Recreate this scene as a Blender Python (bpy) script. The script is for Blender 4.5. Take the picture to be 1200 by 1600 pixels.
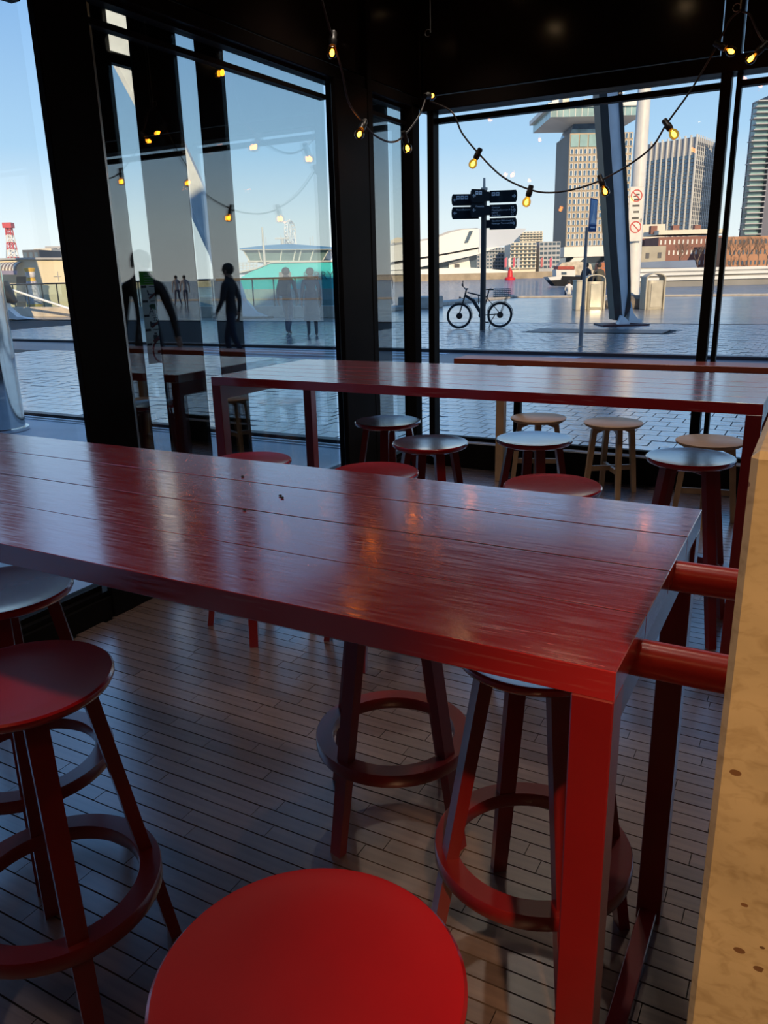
import bpy, bmesh, math, random
import numpy as np
from mathutils import Vector, Matrix

random.seed(7)
scene = bpy.context.scene
col = scene.collection
for o in list(bpy.data.objects):
    bpy.data.objects.remove(o)

# ------------------------------------------------------------------ camera
RM = np.array([[0.87796322, 0.11832819, -0.46387393],
               [0.47809577, -0.26650715, 0.83689807],
               [-0.02459709, -0.95654188, -0.29055568]])   # camera (right, down, forward) -> world
FPX, CAMZ = 1226.0, 1.5
cd = bpy.data.cameras.new('camera'); cam = bpy.data.objects.new('camera', cd); col.objects.link(cam)
cd.sensor_fit = 'VERTICAL'; cd.sensor_height = 24.0; cd.lens = FPX / 1600 * 24.0
cd.clip_start = 0.05; cd.clip_end = 3000
rot = Matrix([[RM[i][0], -RM[i][1], -RM[i][2]] for i in range(3)])
cam.matrix_world = Matrix.Translation((0, 0, CAMZ)) @ rot.to_4x4()
scene.camera = cam

# ------------------------------------------------------------------ sky, sun, exposure
scene.view_settings.view_transform = 'Standard'
scene.view_settings.look = 'None'
scene.view_settings.gamma = 1.0
scene.view_settings.use_curve_mapping = False
scene.view_settings.exposure = 0.12

VA = math.atan2(0.485, 0.875)          # heading of the view: local x -> right, local y -> away
VR = np.array([math.cos(VA), math.sin(VA)]); VF = np.array([-math.sin(VA), math.cos(VA)])

world = bpy.data.worlds.new('sky'); scene.world = world; world.use_nodes = True
nt = world.node_tree; nt.nodes.clear()
tc = nt.nodes.new('ShaderNodeTexCoord'); sx = nt.nodes.new('ShaderNodeSeparateXYZ')
rp = nt.nodes.new('ShaderNodeValToRGB'); bg = nt.nodes.new('ShaderNodeBackground'); wo = nt.nodes.new('ShaderNodeOutputWorld')
nt.links.new(tc.outputs['Generated'], sx.inputs[0]); nt.links.new(sx.outputs['Z'], rp.inputs[0])
nt.links.new(rp.outputs[0], bg.inputs[0]); nt.links.new(bg.outputs[0], wo.inputs[0])
cr = rp.color_ramp
cr.elements[0].position = 0.0; cr.elements[0].color = (0.90, 0.95, 0.94, 1)
cr.elements[1].position = 1.0; cr.elements[1].color = (0.10, 0.26, 0.66, 1)
for p, c in ((0.06, (0.76, 0.89, 0.93)), (0.14, (0.42, 0.67, 0.91)), (0.27, (0.26, 0.49, 0.82)), (0.5, (0.16, 0.38, 0.78))):
    e = cr.elements.new(p); e.color = (*c, 1)
bg.inputs[1].default_value = 1.0

SUN_H, SUN_EL = math.radians(-10), math.radians(20)     # light travels away from the camera, slightly to the left
th = np.array(VF) * math.cos(SUN_H) + np.array(VR) * math.sin(SUN_H)
sun_dir = Vector((th[0] * math.cos(SUN_EL), th[1] * math.cos(SUN_EL), -math.sin(SUN_EL)))
sl = bpy.data.lights.new('sun', 'SUN'); so = bpy.data.objects.new('sun', sl); col.objects.link(so)
sl.energy = 4.6; sl.color = (1.0, 0.80, 0.52); sl.angle = 0.009
so.rotation_euler = sun_dir.to_track_quat('-Z', 'Y').to_euler(); so.location = (10, -20, 30)

# ------------------------------------------------------------------ pixel <-> place helpers (calibration only)
def ray(px, py):
    return RM @ np.array([px - 600.0, py - 800.0, FPX])
def proj(P):
    q = RM.T @ (np.array(P, float) - np.array([0, 0, CAMZ]))
    return (600 + FPX * q[0] / q[2], 800 + FPX * q[1] / q[2], q[2])
def ground(px, py, z=0.0):
    r = ray(px, py); t = (z - CAMZ) / r[2]; return (r[0] * t, r[1] * t, z)
def uz(px, py, D):
    """sideways offset and height of a sight line where it meets the upright plane D metres ahead"""
    r = ray(px, py); f = r[0] * VF[0] + r[1] * VF[1]; t = D / f
    return ((r[0] * VR[0] + r[1] * VR[1]) * t, CAMZ + r[2] * t)
def vw(u, v, z=0.0):
    return (VR[0] * u + VF[0] * v, VR[1] * u + VF[1] * v, z)

# ------------------------------------------------------------------ materials
MATS = {}
def mat(name, color, rough=0.5, metal=0.0, noise=None, bump=None, spec=0.5, emit=None, rnd=0.0, coat=0.0, alpha=None):
    """noise=(scale, amount, (sx,sy,sz)); bump=(scale, strength, (sx,sy,sz)); rnd = per-object brightness variation"""
    if name in MATS: return MATS[name]
    m = bpy.data.materials.new(name); m.use_nodes = True; MATS[name] = m
    t = m.node_tree; b = t.nodes['Principled BSDF']
    b.inputs['Roughness'].default_value = rough; b.inputs['Metallic'].default_value = metal
    b.inputs['Specular IOR Level'].default_value = spec
    b.inputs['Base Color'].default_value = (*color, 1)
    if coat: b.inputs['Coat Weight'].default_value = 1.0; b.inputs['Coat IOR'].default_value = coat; b.inputs['Coat Roughness'].default_value = rough * .75
    if emit:
        b.inputs['Emission Color'].default_value = (*emit[0], 1); b.inputs['Emission Strength'].default_value = emit[1]
    src = None
    if noise or bump or rnd:
        tcn = t.nodes.new('ShaderNodeTexCoord')
    if noise:
        mp = t.nodes.new('ShaderNodeMapping'); mp.inputs['Scale'].default_value = noise[2] if len(noise) > 2 else (1, 1, 1)
        n = t.nodes.new('ShaderNodeTexNoise'); n.inputs['Scale'].default_value = noise[0]; n.inputs['Detail'].default_value = 5
        t.links.new(tcn.outputs['Object'], mp.inputs[0]); t.links.new(mp.outputs[0], n.inputs['Vector'])
        mr = t.nodes.new('ShaderNodeMapRange'); mr.inputs['From Min'].default_value = 0.3; mr.inputs['From Max'].default_value = 0.7
        mr.inputs['To Min'].default_value = 1 - noise[1]; mr.inputs['To Max'].default_value = 1 + noise[1]
        t.links.new(n.outputs['Fac'], mr.inputs['Value']); src = mr.outputs[0]
    if rnd:
        oi = t.nodes.new('ShaderNodeObjectInfo'); mr2 = t.nodes.new('ShaderNodeMapRange')
        mr2.inputs['To Min'].default_value = 1 - rnd; mr2.inputs['To Max'].default_value = 1 + rnd
        t.links.new(oi.outputs['Random'], mr2.inputs['Value'])
        if src is None: src = mr2.outputs[0]
        else:
            mm = t.nodes.new('ShaderNodeMath'); mm.operation = 'MULTIPLY'
            t.links.new(src, mm.inputs[0]); t.links.new(mr2.outputs[0], mm.inputs[1]); src = mm.outputs[0]
    if src is not None:
        vm = t.nodes.new('ShaderNodeVectorMath'); vm.operation = 'SCALE'; vm.inputs[0].default_value = color
        t.links.new(src, vm.inputs['Scale']); t.links.new(vm.outputs[0], b.inputs['Base Color'])
    if bump:
        mp2 = t.nodes.new('ShaderNodeMapping'); mp2.inputs['Scale'].default_value = bump[2] if len(bump) > 2 else (1, 1, 1)
        n2 = t.nodes.new('ShaderNodeTexNoise'); n2.inputs['Scale'].default_value = bump[0]; n2.inputs['Detail'].default_value = 4
        bp = t.nodes.new('ShaderNodeBump'); bp.inputs['Strength'].default_value = bump[1]
        bp.inputs['Distance'].default_value = bump[3] if len(bump) > 3 else 0.01
        t.links.new(tcn.outputs['Object'], mp2.inputs[0]); t.links.new(mp2.outputs[0], n2.inputs['Vector'])
        t.links.new(n2.outputs['Fac'], bp.inputs['Height']); t.links.new(bp.outputs[0], b.inputs['Normal'])
    return m

def glass_mat(name, r0, tint=(0.97, 0.985, 0.98)):
    """coated window glass: clear, mirrors more at a slant (Schlick)"""
    if name in MATS: return MATS[name]
    m = bpy.data.materials.new(name); m.use_nodes = True; MATS[name] = m
    t = m.node_tree; t.nodes.clear()
    out = t.nodes.new('ShaderNodeOutputMaterial'); mix = t.nodes.new('ShaderNodeMixShader')
    tr = t.nodes.new('ShaderNodeBsdfTransparent'); tr.inputs[0].default_value = (*tint, 1)
    gl = t.nodes.new('ShaderNodeBsdfGlossy'); gl.inputs['Roughness'].default_value = 0.0
    ge = t.nodes.new('ShaderNodeNewGeometry'); dt = t.nodes.new('ShaderNodeVectorMath'); dt.operation = 'DOT_PRODUCT'
    t.links.new(ge.outputs['Normal'], dt.inputs[0]); t.links.new(ge.outputs['Incoming'], dt.inputs[1])
    def mth(op, a, b=None):
        n = t.nodes.new('ShaderNodeMath'); n.operation = op
        for i, v in enumerate((a, b)):
            if v is None: continue
            if isinstance(v, (int, float)): n.inputs[i].default_value = v
            else: t.links.new(v, n.inputs[i])
        return n.outputs[0]
    c = mth('ABSOLUTE', dt.outputs['Value']); p = mth('POWER', mth('SUBTRACT', 1.0, c), 5.0)
    f = mth('ADD', mth('MULTIPLY', p, 1 - r0), r0)
    t.links.new(f, mix.inputs[0]); t.links.new(tr.outputs[0], mix.inputs[1]); t.links.new(gl.outputs[0], mix.inputs[2])
    t.links.new(mix.outputs[0], out.inputs[0])
    return m

def add_gloss(m, r0, power, rough, relief=True):
    """lay a clear lacquer / water film over a material: mirrors little head-on, strongly at a slant"""
    t = m.node_tree; b = t.nodes['Principled BSDF']; out = [n for n in t.nodes if n.type == 'OUTPUT_MATERIAL'][0]
    b.inputs['Coat Weight'].default_value = 0.0
    mix = t.nodes.new('ShaderNodeMixShader'); gl = t.nodes.new('ShaderNodeBsdfGlossy'); gl.inputs['Roughness'].default_value = rough
    ge = t.nodes.new('ShaderNodeNewGeometry'); dt = t.nodes.new('ShaderNodeVectorMath'); dt.operation = 'DOT_PRODUCT'
    t.links.new(ge.outputs['Normal'], dt.inputs[0]); t.links.new(ge.outputs['Incoming'], dt.inputs[1])
    prev = dt.outputs['Value']
    for op, v, first in (('ABSOLUTE', None, 0), ('SUBTRACT', 1.0, 1), ('POWER', power, 0), ('MULTIPLY', 1 - r0, 0), ('ADD', r0, 0)):
        n = t.nodes.new('ShaderNodeMath'); n.operation = op
        t.links.new(prev, n.inputs[first])
        if v is not None: n.inputs[1 - first].default_value = v
        prev = n.outputs[0]
    if relief and b.inputs['Normal'].links: t.links.new(b.inputs['Normal'].links[0].from_socket, gl.inputs['Normal'])
    t.links.new(prev, mix.inputs[0]); t.links.new(b.outputs[0], mix.inputs[1]); t.links.new(gl.outputs[0], mix.inputs[2])
    t.links.new(mix.outputs[0], out.inputs['Surface'])
    return m

def red_wood():
    """dark red lacquer over open-grained planks, worn pale along the grain"""
    m = bpy.data.materials.new('red_lacquered_wood'); m.use_nodes = True; t = m.node_tree; b = t.nodes['Principled BSDF']
    tcn = t.nodes.new('ShaderNodeTexCoord'); oi = t.nodes.new('ShaderNodeObjectInfo')
    ad = t.nodes.new('ShaderNodeVectorMath'); ad.operation = 'ADD'
    cx = t.nodes.new('ShaderNodeCombineXYZ'); mu = t.nodes.new('ShaderNodeMath'); mu.operation = 'MULTIPLY'; mu.inputs[1].default_value = 9.0
    t.links.new(oi.outputs['Random'], mu.inputs[0]); t.links.new(mu.outputs[0], cx.inputs[0]); t.links.new(mu.outputs[0], cx.inputs[1])
    t.links.new(tcn.outputs['Object'], ad.inputs[0]); t.links.new(cx.outputs[0], ad.inputs[1])
    mp = t.nodes.new('ShaderNodeMapping'); mp.inputs['Scale'].default_value = (2.0, 34, 34)
    n = t.nodes.new('ShaderNodeTexNoise'); n.inputs['Scale'].default_value = 4.5; n.inputs['Detail'].default_value = 6; n.inputs['Distortion'].default_value = 0.25
    t.links.new(ad.outputs[0], mp.inputs[0]); t.links.new(mp.outputs[0], n.inputs['Vector'])
    n3 = t.nodes.new('ShaderNodeTexNoise'); n3.inputs['Scale'].default_value = 2.6; n3.inputs['Detail'].default_value = 3
    t.links.new(ad.outputs[0], n3.inputs['Vector'])
    # worn streaks: bright grain only where the coarse noise is high
    r1 = t.nodes.new('ShaderNodeMapRange'); r1.inputs['From Min'].default_value = 0.54; r1.inputs['From Max'].default_value = 0.68
    t.links.new(n.outputs['Fac'], r1.inputs['Value'])
    r2 = t.nodes.new('ShaderNodeMapRange'); r2.inputs['From Min'].default_value = 0.50; r2.inputs['From Max'].default_value = 0.66; r2.inputs['To Max'].default_value = 0.40
    t.links.new(n3.outputs['Fac'], r2.inputs['Value'])
    ml = t.nodes.new('ShaderNodeMath'); ml.operation = 'MULTIPLY'; t.links.new(r1.outputs[0], ml.inputs[0]); t.links.new(r2.outputs[0], ml.inputs[1])
    mx = t.nodes.new('ShaderNodeMix'); mx.data_type = 'RGBA'
    mx.inputs[6].default_value = (0.42, 0.020, 0.024, 1); mx.inputs[7].default_value = (0.75, 0.40, 0.36, 1)
    t.links.new(ml.outputs[0], mx.inputs[0]); t.links.new(mx.outputs[2], b.inputs['Base Color'])
    bp = t.nodes.new('ShaderNodeBump'); bp.inputs['Strength'].default_value = 0.12; bp.inputs['Distance'].default_value = 0.001
    t.links.new(n.outputs['Fac'], bp.inputs['Height']); t.links.new(bp.outputs[0], b.inputs['Normal'])
    b.inputs['Roughness'].default_value = 0.4; b.inputs['Specular IOR Level'].default_value = 0.12
    b.inputs['Coat Weight'].default_value = 1.0; b.inputs['Coat IOR'].default_value = 3.0; b.inputs['Coat Roughness'].default_value = 0.12
    t.links.new(bp.outputs[0], b.inputs['Coat Normal'])
    MATS['red_wood'] = m; return m

RW = add_gloss(red_wood(), .03, 1.35, .15, False)
_t = RW.node_tree; _n = [n for n in _t.nodes if n.type == 'TEX_NOISE'][0]; _g = [n for n in _t.nodes if n.type == 'BSDF_GLOSSY'][0]
_r = _t.nodes.new('ShaderNodeMapRange'); _r.inputs['From Min'].default_value = .35; _r.inputs['From Max'].default_value = .65; _r.inputs['To Min'].default_value = .11; _r.inputs['To Max'].default_value = .24
_t.links.new(_n.outputs['Fac'], _r.inputs['Value']); _t.links.new(_r.outputs[0], _g.inputs['Roughness'])   # sheen follows the grain
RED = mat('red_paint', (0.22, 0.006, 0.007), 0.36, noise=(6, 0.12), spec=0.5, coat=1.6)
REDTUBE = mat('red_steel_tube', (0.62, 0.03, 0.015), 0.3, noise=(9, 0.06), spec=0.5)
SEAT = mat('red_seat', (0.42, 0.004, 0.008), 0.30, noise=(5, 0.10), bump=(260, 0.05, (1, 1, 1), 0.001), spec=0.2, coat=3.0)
BLACK = mat('black_metal', (0.008, 0.0066, 0.006), 0.34, noise=(3, 0.2), spec=0.015)
BLACKP = mat('black_panel', (0.010, 0.0072, 0.006), 0.13, noise=(2, 0.2), spec=0.4)
STEEL = mat('brushed_steel', (0.34, 0.34, 0.33), 0.22, 1.0, noise=(12, 0.1, (1, 1, 0.05)))
WOOD = mat('oak', (0.30, 0.18, 0.09), 0.42, noise=(8, 0.22, (1, 9, 1)))
PLANK = mat('dark_floor_board', (0.17, 0.108, 0.09), 0.30, noise=(5, 0.22, (0.6, 9, 1)), rnd=0.22, spec=0.5, coat=2.6)
PLANKS = mat('dark_floor_board_far', (0.17, 0.108, 0.09), 0.30, noise=(7, 0.30, (0.5, 12, 1)), spec=0.5, coat=2.6)
JOINT = mat('floor_joint', (0.010, 0.008, 0.007), 0.7, noise=(6, 0.2))
add_gloss(SEAT, .0, 1.8, .16); add_gloss(RED, .02, 3.0, .25); add_gloss(PLANK, .01, 1.6, .27); add_gloss(PLANKS, .01, 1.6, .27)
GLASS = glass_mat('window_glass', 0.17, (.88, .92, .92))
GLASSR = glass_mat('front_window_glass', 0.035, (1, 1, 1))
GLASSC = glass_mat('balustrade_glass', 0.08, (0.80, 0.88, 0.86))
WALLD = mat('dark_wall', (0.05, 0.035, 0.028), 0.6, noise=(1.5, 0.25))

# ------------------------------------------------------------------ mesh helpers
class MB:
    def __init__(s): s.v = []; s.f = []; s.m = []; s.sm = []
    def add(s, vs, fs, mi=0, smooth=False, M=None):
        b = len(s.v)
        if M is not None: vs = [tuple(M @ Vector(p)) for p in vs]
        s.v += [tuple(p) for p in vs]
        for f in fs: s.f.append(tuple(b + i for i in f)); s.m.append(mi); s.sm.append(smooth)
        return s
    def box(s, x0, x1, y0, y1, z0, z1, mi=0, M=None):
        vs = [(x, y, z) for z in (z0, z1) for y in (y0, y1) for x in (x0, x1)]
        return s.add(vs, [(0, 2, 3, 1), (4, 5, 7, 6), (0, 1, 5, 4), (2, 6, 7, 3), (0, 4, 6, 2), (1, 3, 7, 5)], mi, False, M)
    def cbox(s, x0, x1, y0, y1, z0, z1, c=0.003, mi=0, M=None):
        """box with chamfered edges"""
        bm = bmesh.new(); bmesh.ops.create_cube(bm, size=1)
        for v in bm.verts:
            v.co = Vector(((x0 + x1) / 2 + v.co.x * (x1 - x0), (y0 + y1) / 2 + v.co.y * (y1 - y0), (z0 + z1) / 2 + v.co.z * (z1 - z0)))
        bmesh.ops.bevel(bm, geom=list(bm.edges), offset=c, segments=1, affect='EDGES')
        bm.verts.index_update()
        s.add([v.co[:] for v in bm.verts], [[v.index for v in f.verts] for f in bm.faces], mi, False, M); bm.free(); return s
    def tube(s, p0, p1, r0, r1=None, n=10, mi=0, smooth=True, caps=True):
        r1 = r0 if r1 is None else r1
        p0, p1 = Vector(p0), Vector(p1); d = (p1 - p0)
        if d.length < 1e-9: return s
        q = d.to_track_quat('Z', 'Y'); vs = []
        for p, r in ((p0, r0), (p1, r1)):
            for i in range(n):
                a = 2 * math.pi * i / n; vs.append(p + q @ Vector((r * math.cos(a), r * math.sin(a), 0)))
        s.add(vs, [(i, (i + 1) % n, n + (i + 1) % n, n + i) for i in range(n)], mi, smooth)
        if caps: s.add(vs, [tuple(range(n))[::-1], tuple(range(n, 2 * n))], mi, False)
        return s
    def path(s, pts, r, n=8, mi=0, closed=False):
        pts = [Vector(p) for p in pts]; N = len(pts); vs = []; up = Vector((0, 0, 1))
        for i, p in enumerate(pts):
            a = pts[(i - 1) % N] if (closed or i) else p; b = pts[(i + 1) % N] if (closed or i < N - 1) else p
            d = (b - a).normalized(); x = d.cross(up)
            if x.length < 1e-4: x = d.cross(Vector((0, 1, 0)))
            x.normalize(); y = x.cross(d)
            rr = r(i / max(1, N - 1)) if callable(r) else r
            for k in range(n):
                t = 2 * math.pi * k / n; vs.append(p + x * rr * math.cos(t) + y * rr * math.sin(t))
        fs = []
        for i in range(N if closed else N - 1):
            j = (i + 1) % N
            for k in range(n): fs.append((i * n + k, i * n + (k + 1) % n, j * n + (k + 1) % n, j * n + k))
        s.add(vs, fs, mi, True)
        if not closed: s.add(vs, [tuple(range(n))[::-1], tuple((N - 1) * n + k for k in range(n))], mi)
        return s
    def lathe(s, prof, n=32, mi=0, smooth=True, M=None, closed=False):
        vs = []; fs = []
        for r, z in prof:
            for k in range(n): a = 2 * math.pi * k / n; vs.append((r * math.cos(a), r * math.sin(a), z))
        P = len(prof)
        for i in range(P if closed else P - 1):
            j = (i + 1) % P
            for k in range(n): fs.append((i * n + k, i * n + (k + 1) % n, j * n + (k + 1) % n, j * n + k))
        if not closed:
            if prof[0][0] > 1e-6: fs.append(tuple(range(n))[::-1])
            if prof[-1][0] > 1e-6: fs.append(tuple((P - 1) * n + k for k in range(n)))
        return s.add(vs, fs, mi, smooth, M)
    def prism(s, poly, y0, y1, mi=0, M=None):
        """polygon in x-z pushed from y0 to y1"""
        n = len(poly); vs = [(x, y0, z) for x, z in poly] + [(x, y1, z) for x, z in poly]
        fs = [tuple(range(n)), tuple(range(n, 2 * n))[::-1]] + [(i, i + n, (i + 1) % n + n, (i + 1) % n) for i in range(n)]
        return s.add(vs, fs, mi, False, M)
    def loft(s, secs, mi=0, smooth=False):
        n = len(secs[0]); vs = [p for q in secs for p in q]; fs = []
        for i in range(len(secs) - 1):
            for k in range(n): fs.append((i * n + k, i * n + (k + 1) % n, (i + 1) * n + (k + 1) % n, (i + 1) * n + k))
        fs += [tuple(range(n))[::-1], tuple((len(secs) - 1) * n + k for k in range(n))]
        return s.add(vs, fs, mi, smooth)
    def ball(s, c, r, n=14, mi=0, sc=(1, 1, 1)):
        m = n // 2; prof = [(r * math.sin(math.pi * i / m), -r * math.cos(math.pi * i / m)) for i in range(m + 1)]
        M = Matrix.Translation(c) @ Matrix.Diagonal((*sc, 1)); prof[0] = (1e-7, -r); prof[-1] = (1e-7, r)
        return s.lathe(prof, n, mi, True, M)
    def mesh(s, name, mats):
        me = bpy.data.meshes.new(name); me.from_pydata(s.v, [], s.f)
        for m in (mats if isinstance(mats, (list, tuple)) else [mats]): me.materials.append(m)
        me.polygons.foreach_set('material_index', s.m); me.polygons.foreach_set('use_smooth', s.sm)
        me.update()
        bm = bmesh.new(); bm.from_mesh(me); bmesh.ops.recalc_face_normals(bm, faces=bm.faces)
        for e in bm.edges:
            if len(e.link_faces) == 2 and e.calc_face_angle(0) > 0.7: e.smooth = False
        bm.to_mesh(me); bm.free()
        return me
    def build(s, name, mats, parent=None, loc=None, rz=None):
        return link(name, s.mesh(name, mats), parent, loc, rz)

def link(name, data, parent=None, loc=None, rz=None):
    o = bpy.data.objects.new(name, data); col.objects.link(o); o.parent = parent
    if loc is not None: o.location = loc
    if rz is not None: o.rotation_euler = (0, 0, rz)
    return o
def tag(o, label, cat, group=None, kind=None):
    o['label'] = label
    if cat: o['category'] = cat
    if group: o['group'] = group
    if kind: o['kind'] = kind
    return o
def struct(o, label=None):
    o['kind'] = 'structure'
    if label: o['label'] = label
    return o
def empty(name, loc=(0, 0, 0), rz=0.0):
    o = link(name, None, None, loc, rz); o.empty_display_size = 0.1; return o
def copy_tree(o, parent=None):
    c = o.copy(); col.objects.link(c); c.parent = parent
    for ch in list(o.children): copy_tree(ch, c)
    return c
def text_mesh(txt, size, M, mb, mi=0, depth=0.0):
    cu = bpy.data.curves.new('t', 'FONT'); cu.body = txt; cu.size = size; cu.extrude = depth; cu.resolution_u = 2
    ob = bpy.data.objects.new('t', cu); col.objects.link(ob)
    dg = bpy.context.evaluated_depsgraph_get(); me = bpy.data.meshes.new_from_object(ob.evaluated_get(dg))
    mb.add([v.co[:] for v in me.vertices], [list(p.vertices) for p in me.polygons], mi, False, M)
    bpy.data.objects.remove(ob); bpy.data.curves.remove(cu); bpy.data.meshes.remove(me)
def rotx(a): return Matrix.Rotation(a, 4, 'X')
UP = rotx(math.pi / 2)        # text plane (x right, y up) -> upright, facing local -y

# ================================================================== the room
LX, RY = -2.75, 5.66          # inner faces of the left and the front window walls
RX, BY, CZ = 4.4, -4.2, 3.55  # far right wall, wall behind the camera, ceiling

# floor with single boards
fl = struct(MB().box(LX - .35, RX, BY, RY + .3, -0.25, -0.012).build('floor', JOINT), 'dark brown boarded floor with black joints')
PW, cand = 0.052, []
y = BY + .02; row = 0
while y < RY - .02:
    rnd = random.Random(row * 13 + 5); x = LX - rnd.random() * 0.5
    while x < RX:
        L = rnd.choice((0.36, 0.44, 0.52, 0.60)); xa, xb = max(x, LX), min(x + L, RX); x += L
        if xb - xa > .03: cand.append((xa + .0012, xb - .0012, y + .0022, y + PW - .0022))
    y += PW; row += 1
def score(c, z=0.0, ymin=690, ymax=1600):
    px, py, d = proj(((c[0] + c[1]) / 2, (c[2] + c[3]) / 2, z))
    if d < .2 or not (-20 < px < 1150 and ymin < py < ymax): return 0
    a = [proj((c[i], c[j], z)) for i, j in ((0, 2), (1, 2), (1, 3), (0, 3))]
    return abs(sum(a[k][0] * a[(k + 1) % 4][1] - a[(k + 1) % 4][0] * a[k][1] for k in range(4))) / 2
def boards(cand, name, parent, mats, z0, z1, sc, nmax=300, stuffname=None, stufflabel=None, chamf=.0012):
    order = sorted(range(len(cand)), key=lambda i: -sc(cand[i])); near = [i for i in order[:nmax] if sc(cand[i]) > 0]; ns = set(near)
    cache = {}
    for i in near:
        c = cand[i]; k = (round(c[1] - c[0], 3), round(c[3] - c[2], 3))
        if k not in cache:
            cache[k] = MB().box(-k[0] / 2, k[0] / 2, -k[1] / 2, k[1] / 2, z0, z1).mesh(name, mats[0])
        link(name, cache[k], parent, ((c[0] + c[1]) / 2, (c[2] + c[3]) / 2, random.uniform(-.0006, .0004)))
    vs, fs = [], []
    for i, c in enumerate(cand):
        if i in ns: continue
        b = len(vs); dz = random.uniform(-.007, .0) if name == 'paver' else random.uniform(-.001, 0)
        vs += [(x, y, z) for z in (z0, z1 + min(0, dz)) for y in (c[2], c[3]) for x in (c[0], c[1])]
        fs += [(b + 4, b + 5, b + 7, b + 6), (b, b + 1, b + 5, b + 4), (b + 2, b + 6, b + 7, b + 3), (b, b + 4, b + 6, b + 2), (b + 1, b + 3, b + 7, b + 5)]
    me = bpy.data.meshes.new(stuffname); me.from_pydata(vs, [], fs); me.materials.append(mats[1])
    o = link(stuffname, me, parent); o['kind'] = 'stuff'; o['label'] = stufflabel
boards(cand, 'floor_board', fl, (PLANK, PLANKS), -0.012, 0.0, score, 300, 'floor_boards', 'remaining dark floor boards')

struct(MB().box(LX - .35, RX, BY, RY + .3, CZ, CZ + .2).build('ceiling', BLACKP), 'black ceiling')
struct(MB().box(RX, RX + .2, BY, RY + .3, -.2, CZ).build('wall_right', WALLD), 'dark brown wall beyond the counter')
struct(MB().box(LX - .35, RX, BY - .2, BY, -.2, CZ).build('wall_back', WALLD), 'dark brown wall behind the tables')

# left window wall
wl = struct(empty('wall_left'), 'black framed window wall on the left')
MB().box(LX - .02, LX, BY, 5.53, 0, .10).box(LX - .12, LX - .021, BY, 5.53, 0, .125).build('plinth', BLACK, wl)
MB().cbox(LX - .16, LX, BY, RY, 2.63, 2.70, .004).build('head_beam', BLACK, wl)
def fascia(y0, y1): MB().cbox(LX - .1, LX - .03, y0, y1, 2.715, CZ, .004).build('fascia_panel', BLACKP, wl)
for y0, y1 in ((BY, -1.75), (-1.74, .29), (.30, 2.47), (2.48, 4.88), (4.95, RY)): fascia(y0, y1)
for xx in (-3.34, -3.20, -3.06): MB().cbox(xx - .03, xx + .02, 3.8, 5.5, .0, .03, .003).build('door_track', mat('pale_track', (.5, .52, .54), .3, noise=(4, .1)), wl)
MB().cbox(LX - .14, LX + .015, 4.86, 4.925, .0, CZ, .004).build('cover_strip', BLACK, wl)
for y0, y1 in ((2.33, 2.60), (4.47, 4.86), (.18, .42), (-1.85, -1.6)):
    MB().cbox(LX - .025, LX + .012, y0 + .005, y1, 0, 2.63, .004).box(LX - .14, LX - .025, y0 + .13, y1, 0, 2.63).build('post', BLACK, wl)
MB().cbox(LX - .15, LX - .06, 2.605, 2.68, .1, 2.60, .004).build('post_edge', STEEL, wl)
MB().cbox(LX - .10, LX, 5.53, 5.64, 0, 2.66, .004).build('corner_post', BLACK, wl)
MB().cbox(LX - .16, LX + .0, RY + .002, RY + .16, 2.63, CZ, .004).build('corner_fascia', BLACKP, wl)
PANES = [(2.60, 4.47), (4.925, 5.53), (.42, 2.33), (-1.6, .18), (BY, -1.85)]
for i, (y0, y1) in enumerate(PANES):
    w = struct(empty('window_%d' % (i + 1)), 'tall clear pane of the left window wall')
    f = MB(); f.box(LX - .10, LX - .05, y0, y1, .125, .15).box(LX - .10, LX - .05, y0, y1, 2.515, 2.54).box(LX - .10, LX - .05, y0, y1, 2.615, 2.63)
    f.build('window_frame', BLACK, w)
    MB().box(LX - .082, LX - .070, y0, y1, .15, 2.515).build('pane', GLASS if i < 2 else GLASSR, w)
    MB().box(LX - .082, LX - .070, y0, y1, 2.54, 2.615).build('top_pane', GLASS, w)
# dark fins and the outer glass leaf seen through the big left pane
for y0, y1 in ((2.80, 2.955), (3.085, 3.40), (3.545, 3.765)):
    fn = MB().cbox(-3.014, -3.0, y0, y1, 0, 2.8, .002).build('window_fin', BLACK, wl); fn['label'] = 'dark vertical fin standing outside the glass'
MB().cbox(-3.014, -3.0, 5.30, 5.62, 0, 2.8, .002).build('window_fin', BLACK, wl)
MB().cbox(-3.10, -2.94, 2.62, 5.6, 2.86, 2.95, .004).build('fin_head', BLACK, wl)

# front window wall
wf = struct(empty('wall_front'), 'black framed window wall facing the water')
MB().box(LX, RX, RY, RY + .02, 0, .195).box(LX, RX, RY + .02, RY + .16, 0, .19).build('plinth', BLACK, wf)
MB().box(LX + .04, RX, RY + .0, RY + .07, .196, .206).build('sill_strip', mat('pale_sill', (.55, .56, .58), .35, noise=(4, .08)), wf)
MB().cbox(LX, RX, RY - .02, RY + .16, 2.61, 2.70, .004).build('head_beam', BLACK, wf)
for x0, x1 in ((LX, -.74), (-.62, 1.22), (1.24, 3.18), (3.2, RX)):
    MB().cbox(x0 + .004, x1 - .004, RY + .02, RY + .1, 2.715, CZ, .004).build('fascia_panel', BLACKP, wf)
MB().cbox(-.735, -.625, RY - .005, RY + .1, 2.70, CZ, .004).build('cover_strip', BLACK, wf)
MB().cbox(-2.70, -2.65, RY, RY + .10, 0, 2.66, .004).build('corner_post', BLACK, wf)
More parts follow.
